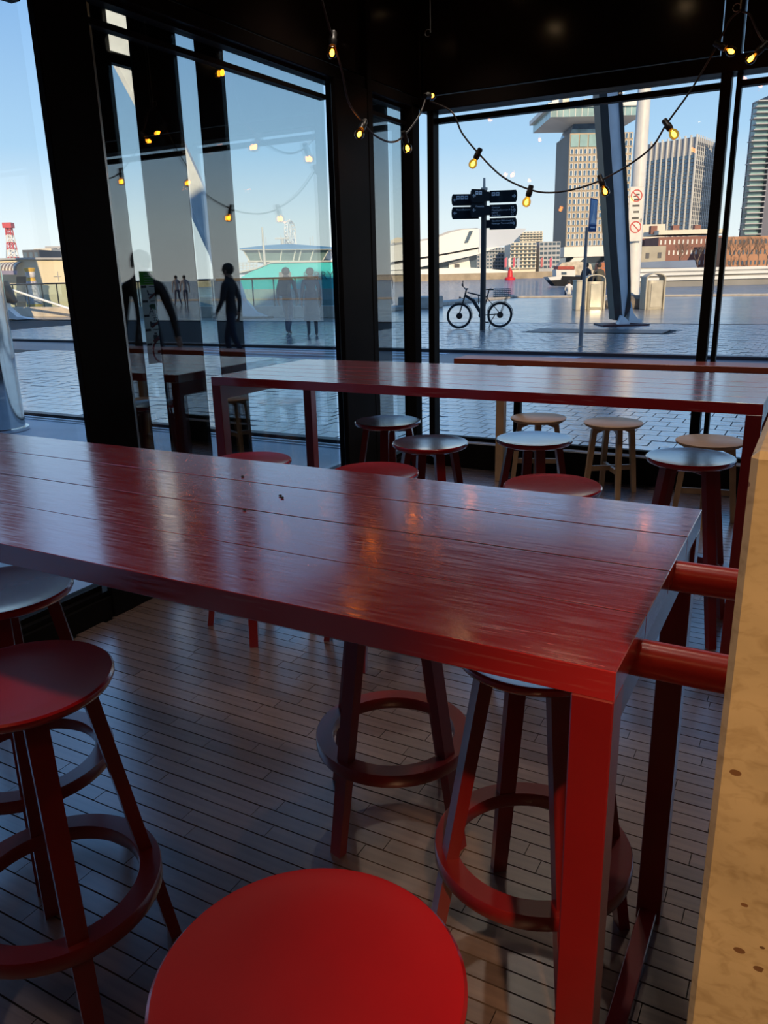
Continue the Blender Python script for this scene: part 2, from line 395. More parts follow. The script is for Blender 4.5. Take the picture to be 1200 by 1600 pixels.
for x0 in (-.725, 1.21, 3.15):
    MB().cbox(x0, x0 + .062, RY, RY + .09, .19, 2.66, .004).build('mullion', BLACK, wf)
    MB().cbox(x0 + .085, x0 + .115, RY + .05, RY + .12, .19, 2.66, .003).build('mullion', BLACK, wf)
for i, (x0, x1) in enumerate(((-2.65, -.725), (-.61, 1.21), (1.325, 3.15), (3.265, RX))):
    w = struct(empty('window_%d' % (i + 6)), 'wide clear pane of the front window wall')
    f = MB(); f.box(x0, x1, RY + .06, RY + .11, .206, .235).box(x0, x1, RY + .05, RY + .11, 2.535, 2.57)
    f.build('window_frame', BLACK, w)
    MB().box(x0, x1, RY + .078, RY + .090, .235, 2.535).build('pane', GLASSR, w)
    MB().box(x0, x1, RY + .078, RY + .090, 2.57, 2.61).build('top_pane', GLASSR, w)
for x0 in (-.663, 1.272, 3.212):
    MB().box(x0, x0 + .023, RY + .075, RY + .087, .206, 2.61).build('gap_pane', GLASSR, wf)

# the storeys above, plus an added roof block and hall to shade the square
STONE = mat('facade_stone', (0.30, 0.28, 0.26), .8, noise=(.4, .15))
ub = MB().box(LX - .2, 60, -40, RY + .25, CZ + .2, 9.6).build('upper_storeys', STONE); struct(ub, 'storeys of the building above the room')
tb_ = MB().box(1.0, 11.5, -30, RY + .2, 9.6, 17.0).build('shade_block', STONE); struct(tb_, 'unseen roof block added to shade the column and signpost')  # unseen mass added only to shade the column and signpost
hb = MB().box(-70, -4, -30, -8, -.2, 15.2).build('shade_hall', STONE); struct(hb, 'unseen hall added behind the room to shade the left quay')  # unseen mass added, its height set by the shade on the left

# ================================================================== tables
def bar_table(x0, x1, y0, y1, H, nplank, label):
    cx, cy = (x0 + x1) / 2, (y0 + y1) / 2; hw, hd = (x1 - x0) / 2, (y1 - y0) / 2
    t = empty('bar_table', (cx, cy, 0)); tag(t, label, 'table', 'long red bar tables')
    w = 2 * hd / nplank
    me = MB().cbox(-hw, hw, -w / 2 + .0016, w / 2 - .0016, -.042, 0, .0010).mesh('plank', RW)
    for i in range(nplank): link('plank', me, t, (0, -hd + w * (i + .5), H - random.uniform(0, .0012)))
    for i in range(1, nplank): MB().box(-hw + .002, hw - .002, -hd + w * i - .0016, -hd + w * i + .0016, H - .03, H - .0012).build('joint', JOINT, t)
    L = .055; ht = H - .042
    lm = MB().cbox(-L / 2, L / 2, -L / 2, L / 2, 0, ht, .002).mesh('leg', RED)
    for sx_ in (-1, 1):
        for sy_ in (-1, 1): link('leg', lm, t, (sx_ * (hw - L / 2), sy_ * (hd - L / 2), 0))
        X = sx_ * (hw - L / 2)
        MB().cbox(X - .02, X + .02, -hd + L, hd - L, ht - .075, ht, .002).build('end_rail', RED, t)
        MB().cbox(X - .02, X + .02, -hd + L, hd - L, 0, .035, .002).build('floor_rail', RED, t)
    MB().cbox(-hw + L, hw - L, -.03, .03, ht - .05, ht, .002).build('centre_rail', RED, t)
    return t
t1 = bar_table(-2.95 + .25, -.175, .897, 1.668, 1.02, 4, 'long red wooden bar table in the foreground, tied to the stone block')
t2 = bar_table(-2.71, -.155, 3.105, 3.975, 1.02, 6, 'long red wooden bar table further back, parallel to the front window')
# two round bars that tie the near table to the stone block
for yb, zb in ((1.355, .985), (1.055, .968)):
    b = MB(); b.tube((-.02, 0, 0), (.1345, 0, 0), .027, n=20)
    o = b.build('tie_bar', REDTUBE, t1, (1.2625 + .0, yb - 1.2825, zb)); o['label'] = 'red round tube between table and stone block'
# specks on the near table
SPK = mat('dark_crumb', (.01, .006, .005), .8)
for i, (px, py) in enumerate(((382, 797), (438, 775), (441, 778), (379, 745))):
    r = ray(px, py); s = (1.02 - CAMZ) / r[2]
    c = MB().ball((0, 0, .0), .0035, 8, 0, (1.4, 1, .6)).build('crumb', SPK, None, (r[0] * s, r[1] * s, 1.0212))
    tag(c, ('tiny dark crumb on the near table, nearest to the viewer', 'tiny dark crumb on the near table, left one of the close pair', 'tiny dark crumb on the near table, right one of the close pair', 'tiny dark crumb on the near table, closest to its back edge')[i], 'crumb', 'crumbs on the near table')

# window bar behind the low stools
wb = empty('window_bar', (-.2, 5.47, 0)); tag(wb, 'narrow red-brown bar ledge on wooden legs along the front window', 'bar')
BARW = mat('red_brown_bar', (.22, .045, .02), .35, noise=(7, .15, (1, 8, 8)))
MB().cbox(-2.15, 3.6, -.12, .12, .855, .895, .003).build('top', BARW, wb)
for xx in (-1.79, .1, 1.9, 3.3):
    MB().cbox(xx - .03, xx + .03, -.11, -.05, 0, .855, .003).build('leg', WOOD, wb)
    MB().cbox(xx - .0 + .04, xx + .09, .07, .12, 0, .855, .003).build('leg', BLACK, wb)  # rear leg black: its shade is put into the colour

# ================================================================== stools
def make_red_stool():
    t = empty('bar_stool'); r = .175
    prof = [(1e-6, .722), (.10, .722), (.150, .726), (.170, .735), (r, .744), (r, .751), (.171, .755), (.164, .7545), (.150, .7525), (.11, .7495), (.06, .748), (1e-6, .7476)]
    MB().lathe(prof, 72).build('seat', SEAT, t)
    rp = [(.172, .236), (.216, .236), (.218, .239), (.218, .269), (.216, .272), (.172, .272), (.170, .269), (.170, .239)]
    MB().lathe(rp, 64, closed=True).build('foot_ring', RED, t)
    secs = []
    for z, rr, w, d in ((.726, .112, .042, .030), (.27, .188, .040, .028), (0, .232, .036, .026)):
        secs.append([(rr - d / 2, -w / 2, z), (rr + d / 2, -w / 2, z), (rr + d / 2, w / 2, z), (rr - d / 2, w / 2, z)])
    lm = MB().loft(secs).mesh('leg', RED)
    for k in range(4): link('leg', lm, t, (0, 0, 0), k * math.pi / 2)
    # cross under the seat
    MB().cbox(-.11, .11, -.015, .015, .700, .722, .002).cbox(-.015, .015, -.11, .11, .6985, .7205, .002).build('seat_cross', RED, t)
    return t
def make_wood_stool():
    t = empty('low_stool'); r = .195
    prof = [(1e-6, .468), (.12, .468), (.175, .474), (r - .004, .484), (r, .492), (r, .497), (r - .004, .5), (1e-6, .498)]
    MB().lathe(prof, 56).build('seat', WOOD, t)
    secs = []
    for z, rr, w in ((.47, .125, .036), (.38, .136, .036), (0, .172, .030)):
        secs.append([(rr - w / 2, -w / 2, z), (rr + w / 2, -w / 2, z), (rr + w / 2, w / 2, z), (rr - w / 2, w / 2, z)])
    lm = MB().loft(secs).mesh('leg', WOOD)
    for k in range(4): link('leg', lm, t, (0, 0, 0), k * math.pi / 2)
    for a in range(2):
        M = Matrix.Rotation(a * math.pi / 2, 4, 'Z'); m = MB(); z = .468 - a * .001
        m.prism([(-.13, z), (-.13, .40), (-.112, .425), (-.06, .447), (.06, .447), (.112, .425), (.13, .40), (.13, z)], -.012, .012, 0, M); m.build('apron', WOOD, t)
        MB().cbox(-.15, .15, -.011, .011, .165 - a * .004, .20 - a * .004, .002, 0, M).build('stretcher', WOOD, t)
    return t
def gp(px, py, z): g = ground(px, py, z); return (g[0], g[1])
RS = [  # position, turn, label
    ((-.414, .548), .3, 'nearest red bar stool, only its round seat in view at the bottom edge'),
    (gp(33, 1064, .75), 1.08, 'red bar stool at the left edge, nearer of the two, foot ring in full view'),
    (gp(1, 922, .75), .9, 'red bar stool at the left edge, further of the two, next to the left window'),
    ((-.93, 1.70), 1.326, 'red bar stool half under the near table, second from its corner leg'),
    ((-.438, 1.435), .663, 'red bar stool under the near table, right beside its corner leg'),
    (gp(391, 721, .75), .5, 'red bar stool behind the near table, in front of the far table\'s left legs'),
    (gp(585, 739, .75), .2, 'red bar stool behind the near table, below the thick black pillar'),
    (gp(863, 760, .75), .7, 'red bar stool behind the near table, in front of the oak stools'),
    ((-1.97, 3.62), .35, 'red bar stool under the far table, nearest to the black corner post'),
    ((-1.526, 3.208), .8, 'red bar stool at the far table, second from the black pillar'),
    ((-1.115, 3.465), .55, 'red bar stool at the far table, in front of the leftmost oak stool'),
    ((-.414, 3.342), .785, 'red bar stool at the far table\'s right end leg'),
]
proto = make_red_stool()
for i, (p, a, lab) in enumerate(RS):
    o = proto if i == 0 else copy_tree(proto)
    o.location = (p[0], p[1], 0); o.rotation_euler = (0, 0, a); tag(o, lab, 'stool', 'red bar stools')
wproto = make_wood_stool()
for i, (p, a, lab) in enumerate((((-1.70, 5.36), .35, 'low oak stool by the window bar leg, partly behind a red stool'),
                                ((-1.175, 5.36), .55, 'low oak stool in the middle of the three, standing clear of the window sill'),
                                ((-.515, 4.97), .15, 'low oak stool at the right, behind the red stool by the table leg'))):
    o = wproto if i == 0 else copy_tree(wproto)
    o.location = (p[0], p[1], 0); o.rotation_euler = (0, 0, a); tag(o, lab, 'stool', 'low oak stools at the front window')

# ================================================================== stone block at the right
def terrazzo():
    m = bpy.data.materials.new('terrazzo'); m.use_nodes = True; t = m.node_tree; b = t.nodes['Principled BSDF']
    tcn = t.nodes.new('ShaderNodeTexCoord')
    mp = t.nodes.new('ShaderNodeMapping'); mp.inputs['Scale'].default_value = (1, 1, 1.6)
    n = t.nodes.new('ShaderNodeTexNoise'); n.inputs['Scale'].default_value = 46; n.inputs['Detail'].default_value = 4; n.inputs['Distortion'].default_value = .8
    n2 = t.nodes.new('ShaderNodeTexNoise'); n2.inputs['Scale'].default_value = 9; n2.inputs['Detail'].default_value = 4
    v = t.nodes.new('ShaderNodeTexVoronoi'); v.inputs['Scale'].default_value = 48; v.inputs['Randomness'].default_value = 1.0
    t.links.new(tcn.outputs['Object'], mp.inputs[0])
    for k in (n, n2, v): t.links.new(mp.outputs[0], k.inputs['Vector'])
    c1 = t.nodes.new('ShaderNodeValToRGB'); c1.color_ramp.elements[0].position = .28; c1.color_ramp.elements[0].color = (.38, .26, .14, 1)
    c1.color_ramp.elements[1].position = .52; c1.color_ramp.elements[1].color = (.50, .36, .21, 1)
    t.links.new(n.outputs['Fac'], c1.inputs[0])
    mr = t.nodes.new('ShaderNodeMapRange'); mr.inputs['From Min'].default_value = .3; mr.inputs['From Max'].default_value = .7
    mr.inputs['To Min'].default_value = .86; mr.inputs['To Max'].default_value = 1.12; t.links.new(n2.outputs['Fac'], mr.inputs['Value'])
    vm = t.nodes.new('ShaderNodeVectorMath'); vm.operation = 'SCALE'; t.links.new(c1.outputs[0], vm.inputs[0]); t.links.new(mr.outputs[0], vm.inputs['Scale'])
    # small chips: only some voronoi cells, only near their centre
    sc = t.nodes.new('ShaderNodeSeparateColor'); t.links.new(v.outputs['Color'], sc.inputs[0])
    g1 = t.nodes.new('ShaderNodeMath'); g1.operation = 'GREATER_THAN'; g1.inputs[1].default_value = .90; t.links.new(sc.outputs[0], g1.inputs[0])
    g2 = t.nodes.new('ShaderNodeMath'); g2.operation = 'LESS_THAN'; g2.inputs[1].default_value = .26; t.links.new(v.outputs['Distance'], g2.inputs[0])
    g3 = t.nodes.new('ShaderNodeMath'); g3.operation = 'MULTIPLY'; t.links.new(g1.outputs[0], g3.inputs[0]); t.links.new(g2.outputs[0], g3.inputs[1])
    c2 = t.nodes.new('ShaderNodeValToRGB'); c2.color_ramp.elements[0].color = (.10, .06, .03, 1); c2.color_ramp.elements[1].color = (.20, .09, .04, 1)
    c2.color_ramp.elements[1].position = .8; t.links.new(sc.outputs[1], c2.inputs[0])
    mx = t.nodes.new('ShaderNodeMix'); mx.data_type = 'RGBA'; t.links.new(g3.outputs[0], mx.inputs[0]); t.links.new(vm.outputs[0], mx.inputs[6]); t.links.new(c2.outputs[0], mx.inputs[7])
    t.links.new(mx.outputs[2], b.inputs['Base Color']); b.inputs['Roughness'].default_value = .45
    return m
sb = MB().cbox(-.04, .75, .70, 1.62, 0, 1.352, .006).build('stone_block', terrazzo())
tag(sb, 'tall beige terrazzo block at the right edge holding two red tubes', 'counter')

# ================================================================== ceiling downlights; those over tables and stools added as fill
LAMPC = mat('lamp_housing', (.02, .02, .02), .4, noise=(5, .1))
LAMPE = mat('lamp_lens', (1, .8, .5), .4, emit=((1.0, .66, .34), 14))
DL = ((.55, -.75, 5, 'right behind the viewer'), (-.45, -.95, 12, 'left behind the viewer'), (1.3, 1.6, 12, 'above the stone block'), (-1.9, -1.5, 2, 'near the left window'), (2.4, 3.4, 12, 'in the far right bay'),
      (-.5, 2.55, 30, 'added as fill between the two tables'), (-2.3, 4.0, 48, 'added as fill beside the thick black pillar'), (-1.25, 4.0, 38, 'added as fill over the middle of the far table'), (-1.25, 4.75, 48, 'added as fill over the two left oak stools'), (-.2, 4.75, 40, 'added as fill over the right oak stool'), (-2.2, 5.15, 40, 'added as fill near the black corner post'),  # from here on: extra lamps added to brighten tables, floor and stools
      (-2.4, 1.15, 34, 'added as fill over the left end of the near table'), (-1.45, 1.25, 34, 'added as fill over the middle of the near table'), (-.6, 1.3, 16, 'added as fill over the right end of the near table'))
for i, (x, y, pw, wh) in enumerate(DL):
    L = empty('downlight', (x, y, CZ)); tag(L, 'round black ceiling downlight ' + wh, 'lamp', 'ceiling downlights')
    MB().lathe([(.055, -.10), (.06, -.10), (.06, 0), (.0001, 0), (.0001, -.07), (.055, -.07)], 28, closed=True).build('housing', LAMPC, L)
    MB().lathe([(1e-6, -.088), (.052, -.088), (.052, -.08), (1e-6, -.08)], 24).build('lens', LAMPE, L)
    ld = bpy.data.lights.new('downlight_beam', 'SPOT'); ld.energy = pw; ld.color = (1.0, .62, .30) if i < 5 else (1.0, .86, .74); ld.spot_size = math.radians(110 if i < 5 else 92); ld.spot_blend = .9; ld.shadow_soft_size = .05
    lo = link('downlight_beam', ld, L, (0, 0, -.11))

tl = empty('track_spotlight', (.85, -1.1, CZ)); tag(tl, 'black track spotlight behind the viewer aimed at the stone block', 'lamp')
aim = (Vector((.46, .70, .85)) - Vector((.85, -1.1, CZ - .22))).normalized(); Mq = Matrix.Translation((0, 0, -.22)) @ aim.to_track_quat('-Z', 'Y').to_matrix().to_4x4()
MB().tube((0, 0, 0), (0, 0, -.2), .012, n=10).box(-.05, .05, -.02, .02, -.02, 0).build('stem', LAMPC, tl)
MB().lathe([(.045, -.08), (.05, -.08), (.05, .08), (.0001, .085), (.0001, -.02), (.045, -.02)], 24, 0, True, Mq, closed=True).build('housing', LAMPC, tl)
MB().lathe([(1e-6, -.055), (.044, -.055), (.044, -.045), (1e-6, -.045)], 20, 0, True, Mq).build('lens', LAMPE, tl)
ld = bpy.data.lights.new('spot_beam', 'SPOT'); ld.energy = 330; ld.color = (1.0, .66, .34); ld.spot_size = math.radians(36); ld.spot_blend = .7; ld.shadow_soft_size = .04
lo = link('spot_beam', ld, tl); lo.matrix_local = Mq @ Matrix.Translation((0, 0, -.09))

# ================================================================== string lights
CORD = mat('black_rubber_cord', (.012, .010, .010), .5, noise=(30, .1))
SOCK = mat('black_socket', (.012, .011, .010), .4, noise=(20, .1))
AMB = glass_mat('amber_bulb', .06, (1.0, .62, .18))
FIL = mat('filament', (1, .5, .1), .5, emit=((1.0, .42, .07), 26))
def on_y(px, py, y0): r = ray(px, py); return Vector(r * (y0 / r[1])) + Vector((0, 0, CAMZ))
def on_x(px, py, x0): r = ray(px, py); return Vector(r * (x0 / r[0])) + Vector((0, 0, CAMZ))
def smooth_path(P, n=9):
    out = []; Q = [P[0] * 2 - P[1]] + P + [P[-1] * 2 - P[-2]]
    for i in range(1, len(Q) - 2):
        a, b, c, d = Q[i - 1:i + 3]
        for k in range(n):
            t = k / n; out.append(.5 * ((2 * b) + (c - a) * t + (2 * a - 5 * b + 4 * c - d) * t * t + (3 * b - a - 3 * c + d) * t ** 3))
    out.append(P[-1]); return out
def bulb(parent, p, d):
    """socket at p on the cord, bulb hanging along d"""
    q = Vector(d).normalized().to_track_quat('Z', 'Y').to_matrix().to_4x4(); M = Matrix.Translation(p) @ q @ Matrix.Scale(1.22, 4)
    s = MB().lathe([(1e-6, -.016), (.012, -.016), (.015, -.008), (.014, .012), (.017, .016), (.017, .030), (.015, .044), (1e-6, .044)], 18, 0, True, M).build('socket', SOCK, parent)
    g = MB().lathe([(.011, .044), (.014, .050), (.0215, .062), (.0235, .074), (.021, .086), (.013, .095), (1e-6, .098)], 20, 0, True, M).build('bulb', AMB, parent)
    MB().lathe([(1e-6, .056), (.006, .060), (.010, .070), (.010, .078), (.006, .086), (1e-6, .088)], 12, 0, True, M).build('filament', FIL, g)
YS = 5.35
gA = empty('string_light', tuple(on_y(705, 172, YS))); tag(gA, 'black cord of amber bulbs sagging across the front window', 'string light')
gA.location = (0, 0, 0)
pA = [on_y(672, 158, 5.5), on_y(706, 175, YS), on_y(722, 208, YS), on_y(748, 240, YS), on_y(785, 276, YS), on_y(827, 296, YS), on_y(860, 301, YS), on_y(900, 295, YS), on_y(940, 281, YS), on_y(985, 256, YS), on_y(1020, 228, YS), on_y(1042, 193, YS), on_y(1080, 140, YS), on_y(1118, 75, YS), on_y(1140, 32, YS), on_y(1157, 16, YS)]
MB().path(smooth_path(pA), .0058).build('cord', CORD, gA)
def pxdir(a, b, y0): return on_y(*b, y0) - on_y(*a, y0)
for a, b in (((749, 236), (742, 250)), ((829, 294), (825, 308)), ((938, 278), (943, 292)), ((1040, 191), (1049, 204)), ((1121, 69), (1138, 78))):
    bulb(gA, on_y(*a, YS), pxdir(a, b, YS))
hk = empty('ceiling_hook', tuple(on_y(1157, 14, YS))); hk.location.z = CZ; tag(hk, 'thin pale wire hanging from the ceiling, carrying the cord at the upper right', 'hook')
zz = on_y(1157, 14, YS).z - CZ
MB().tube((0, 0, 0), (0, 0, zz), .004, n=8).path([(-.02 + .02 * math.cos(a), 0, zz + .01 + .02 * math.sin(a)) for a in np.linspace(0, 5.2, 14)], .002, 6).build('wire', mat('pale_wire', (.6, .5, .35), .35, 1, noise=(9, .1)), hk)
gB = empty('string_light'); tag(gB, 'black cord of amber bulbs running off the right edge above the counter', 'string light')
pB = [on_y(1160, 18, YS), on_y(1172, 24, YS), on_y(1184, 50, YS), on_y(1196, 68, YS), on_y(1240, 120, YS), on_y(1330, 150, YS), on_y(1440, 60, YS)]
MB().path(smooth_path(pB), .0058).build('cord', CORD, gB)
for a, b in (((1195, 70), (1183, 82)), ((1280, 140), (1278, 158))): bulb(gB, on_y(*a, YS), pxdir(a, b, YS))
gC = empty('string_light'); tag(gC, 'black cord of amber bulbs hanging past the thick black pillar on the left', 'string light')
XS = -2.45
pC = [on_x(503, 0, XS), on_x(508, 20, XS), on_x(520, 62, XS), on_x(534, 110, XS), on_x(545, 160, XS), on_x(566, 190, XS), on_x(585, 211, XS), on_x(610, 222, XS), on_x(630, 213, XS), on_x(655, 180, XS), on_x(668, 145, XS)]
MB().path(smooth_path(pC), .0058).build('cord', CORD, gC)
for a, b in (((521, 55), (520, 68)), ((569, 192), (563, 206)), ((631, 210), (635, 225)), ((666, 150), (680, 149))): bulb(gC, on_x(*a, XS), on_x(*b, XS) - on_x(*a, XS))
h2 = empty('ceiling_hook', (on_x(684, 82, XS).x, 5.2, CZ)); tag(h2, 'thin dark wire with a ring hanging from the ceiling near the corner', 'hook')
zz = 2.98 - CZ
MB().tube((0, 0, 0), (0, 0, zz), .003, n=8).path([(-.018 + .02 * math.cos(a), 0, zz + .02 * math.sin(a)) for a in np.linspace(0, 5.2, 14)], .002, 6).build('wire', CORD, h2)

# ================================================================== the square outside
def pave_mat(name, c, rough, scale, wet=0.5):
    m = bpy.data.materials.new(name); m.use_nodes = True; t = m.node_tree; b = t.nodes['Principled BSDF']
    tcn = t.nodes.new('ShaderNodeTexCoord'); br = t.nodes.new('ShaderNodeTexBrick'); br.inputs['Scale'].default_value = scale
    br.inputs['Color1'].default_value = (*[v * .86 for v in c], 1); br.inputs['Color2'].default_value = (*[v * 1.14 for v in c], 1)
    br.inputs['Mortar'].default_value = (*[v * .35 for v in c], 1); br.inputs['Mortar Size'].default_value = .012; br.inputs['Brick Width'].default_value = .24; br.inputs['Row Height'].default_value = .22
    t.links.new(tcn.outputs['Object'], br.inputs['Vector']); t.links.new(br.outputs['Color'], b.inputs['Base Color'])
    n = t.nodes.new('ShaderNodeTexNoise'); n.inputs['Scale'].default_value = .9; n.inputs['Detail'].default_value = 5; t.links.new(tcn.outputs['Object'], n.inputs['Vector'])
    mr = t.nodes.new('ShaderNodeMapRange'); mr.inputs['From Min'].default_value = .35; mr.inputs['From Max'].default_value = .65
    mr.inputs['To Min'].default_value = rough * .6; mr.inputs['To Max'].default_value = rough * 1.5; t.links.new(n.outputs['Fac'], mr.inputs['Value']); t.links.new(mr.outputs[0], b.inputs['Roughness'])
    n2 = t.nodes.new('ShaderNodeTexNoise'); n2.inputs['Scale'].default_value = 5; t.links.new(tcn.outputs['Object'], n2.inputs['Vector'])
    bp = t.nodes.new('ShaderNodeBump'); bp.inputs['Strength'].default_value = .25; bp.inputs['Distance'].default_value = .02
    t.links.new(n2.outputs['Fac'], bp.inputs['Height']); t.links.new(bp.outputs[0], b.inputs['Normal'])
    return m
PAVE = mat('wet_paver', (.36, .37, .40), .20, noise=(4, .25), bump=(12, .6, (1, 1, 1), .008), rnd=.25, spec=.8, coat=2.2)
PAVES = mat('wet_paver_far', (.36, .37, .40), .20, noise=(3, .35), bump=(7, .7, (1, 1, 1), .014), spec=.8, coat=2.2)
add_gloss(PAVE, .03, 1.4, .24); add_gloss(PAVES, .03, 1.4, .24)
PAVED = add_gloss(pave_mat('wet_paving', (.38, .355, .33), .26, 1.0), .02, 4.0, .2)
CONC = mat('pale_concrete', (.46, .46, .47), .45, noise=(2, .15))
ASPH = mat('reddish_asphalt', (.16, .12, .125), .4, noise=(30, .2), bump=(60, .2))
WHITE = mat('road_marking', (.62, .62, .62), .5, noise=(6, .12))
DARKST = mat('dark_granite', (.035, .037, .042), .4, noise=(40, .3))
QX, QY1, QY2 = -16.6, 25.4, 44.5
g = empty('ground'); struct(g, 'wet paved square outside')
MB().box(-90, 70, 5.96, 12.55, -.5, -.03).build('paving_bed', JOINT, g)
MB().box(-90, LX - .17, -45, 5.9, -.5, -.005).box(LX - .17, 70, 5.83, 5.9, -.5, -.005).build('concrete_apron', CONC, g)
MB().box(-90, 70, 5.9, 5.935, -.5, .004).box(-90, 70, 6.0, 6.04, -.5, .004).build('drain_edge', WHITE, g)
MB().box(-90, 70, 6.19, 6.29, -.5, .003).build('drain_channel', DARKST, g)
MB().box(-90, 70, 12.55, 14.42, -.5, -.02).build('cycle_path', ASPH, g)
MB().box(-90, 70, 14.42, 14.60, -.5, .035).build('kerb', DARKST, g)
MB().box(-90, 70, 14.60, 23.0, -.5, -.03).build('paving_bed', JOINT, g)
MB().box(-90, 70, 23.0, 23.09, -.5, .002).build('drain_channel', DARKST, g)
MB().box(-90, QX, 23.09, QY1, -1.6, 0).box(QX, 90, 23.09, QY2, -1.6, 0).build('far_paving', PAVED, g)
MB().box(-6.6, -3.3, 19.55, 20.75, -.02, .006).build('dark_granite_patch', DARKST, g)
for yy in (12.75, 13.25, 13.75, 14.15):
    MB().box(-11.5 - (yy - 12.7), -6.35, yy - .1, yy + .1, -.02, -.014).build('zebra_stripe', WHITE, g)
MB().prism([(0, 0), (1, 0), (1, 1), (0, 1)], 0, .006, 0, Matrix(((1.1, .5, 0, 0), (0, 0, 0, 0), (0, 0, 0, 0), (0, 0, 0, 1))) ) if False else None
w_ = MB(); w_.add([(-5.0, 12.9, -.015), (-4.2, 12.9, -.015), (-3.7, 14.2, -.015), (-4.3, 14.2, -.015)], [(0, 1, 2, 3)]).add([(-5.0, 12.9, -.022), (-4.2, 12.9, -.022), (-3.7, 14.2, -.022), (-4.3, 14.2, -.022)], [(0, 1, 2, 3)])
w_.build('lane_mark', WHITE, g)
cand = []
for (xa, xb, ya, yb) in ((-16, 4, 6.30, 12.54), (-24, 5, 14.61, 22.99)):
    y = ya; row = 0
    while y < yb - .05:
        x = xa + (.11 if row % 2 else 0); row += 1
        while x < xb: cand.append((x + .005, x + .222 - .005, y + .007, min(y + .24, yb) - .007)); x += .222
        y += .24
cand = [c for c in cand if not (-6.75 < c[0] < -3.2 and 19.4 < c[2] < 20.75)]
def pscore(c):
    px, py, d = proj(((c[0] + c[1]) / 2, (c[2] + c[3]) / 2, 0))
    ok = (-10 < px < 132) or (395 < px < 525) or (590 < px < 640) or (680 < px < 1165)
    return score(c, 0, 440, 692) if ok else 0
boards(cand, 'paver', g, (PAVE, PAVES), -.05, 0.0, pscore, 300, 'pavers', 'remaining wet grey pavers of the square')

WATER = mat('harbour_water', (.03, .11, .22), .10, noise=(.05, .2), bump=(.35, 1.0, (1, 2.4, 1), 1.3), spec=.5)
wt = MB().box(-900, 900, QY1 + .05, 760, -3, -1.2).build('water', WATER, None, (0, 0, 0)); wt['kind'] = 'stuff'; tag(wt, 'rippled blue harbour water beyond the quay', 'water', None, 'stuff')
# quay kerbs
QST = mat('quay_stone', (.42, .37, .31), .7, noise=(3, .2))
MB().cbox(QX, 80, QY2 - .45, QY2, 0, .10, .02).build('quay_kerb', QST, g)
MB().cbox(QX - .05, QX + .9, QY1, QY2, 0, .16, .02).build('quay_kerb', QST, g)
MB().cbox(-16.5, -15.0, 31.5, 33.0, 0, .5, .03).build('quay_step', QST, g)

# ------------------------------------------------------------------ balustrade on the left quay
bal = empty('glass_balustrade', (-27.5, 25.2, 0)); tag(bal, 'glass balustrade with dark handrail on a pale stone kerb along the left quay', 'railing')
RAIL = mat('dark_rail', (.05, .05, .05), .35, .6, noise=(9, .1))
BST = mat('balustrade_stone', (.55, .47, .36), .7, noise=(2, .18))
x = -16.0
while x < 11:
    MB().cbox(x + .01, x + 1.99, -.18, .22, 0, .42, .01).build('kerb_stone', BST, bal)
    for k in range(2):
        MB().box(x + k + .02, x + k + .98, -.01, .01, .43, 1.40).build('glass_panel', GLASSC, bal)
        MB().cbox(x + k - .012, x + k + .012, -.03, .03, .42, 1.42, .003).build('post', RAIL, bal)
    x += 2
MB().tube((-16, 0, 1.44), (11, 0, 1.44), .035, n=12).build('handrail', RAIL, bal)

# ------------------------------------------------------------------ leaning steel columns
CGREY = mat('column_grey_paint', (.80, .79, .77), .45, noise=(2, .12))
CDARK = mat('column_dark_and_shade', (.013, .013, .013), .5, noise=(3, .2))  # black for cone and base plates, and for shade on the tall column's side
lc = empty('leaning_column', ground(964, 508)); D = lc.location.x * VF[0] + lc.location.y * VF[1]; u0 = lc.location.x * VR[0] + lc.location.y * VR[1]
lc.rotation_euler = (0, 0, VA); tag(lc, 'tall leaning steel column with its side shade painted black and a grey front plate', 'column')
def L2(px, py): a = uz(px, py, D); return (a[0] - u0, a[1])
def plate(pl, pr, y0, y1):   # outline points left side (top to bottom), right side (bottom to top)
    return [L2(*p) for p in pl + pr], y0, y1
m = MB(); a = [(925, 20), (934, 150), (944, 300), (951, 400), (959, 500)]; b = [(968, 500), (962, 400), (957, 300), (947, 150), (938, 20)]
m.prism([L2(*p) for p in a + b], -.12, .45); m.build('shade_side', CDARK, lc)  # left side of the pale steel, its shade painted as black
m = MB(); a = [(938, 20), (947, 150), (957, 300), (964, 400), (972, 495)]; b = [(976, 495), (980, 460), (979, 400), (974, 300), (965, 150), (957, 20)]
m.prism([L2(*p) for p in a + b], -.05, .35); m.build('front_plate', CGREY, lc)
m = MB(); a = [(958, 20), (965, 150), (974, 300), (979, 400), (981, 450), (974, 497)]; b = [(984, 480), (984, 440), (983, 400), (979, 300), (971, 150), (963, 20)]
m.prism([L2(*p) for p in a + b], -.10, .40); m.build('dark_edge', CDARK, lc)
m = MB(); m.prism([L2(*p) for p in [(959, 511), (966, 492), (972, 496), (978, 503), (978, 507)]], -.35, -.05); m.build('base_fin', CGREY, lc)
m = MB(); m.prism([L2(*p) for p in [(981, 504), (984, 470), (988, 488), (994, 497), (1001, 499), (1001, 505)]], -.1, .3); m.build('base_fin', CGREY, lc)
m = MB(); m.cbox(-.5, .75, -.45, .55, 0, .04, .01); m.build('base_plate', CDARK, lc)

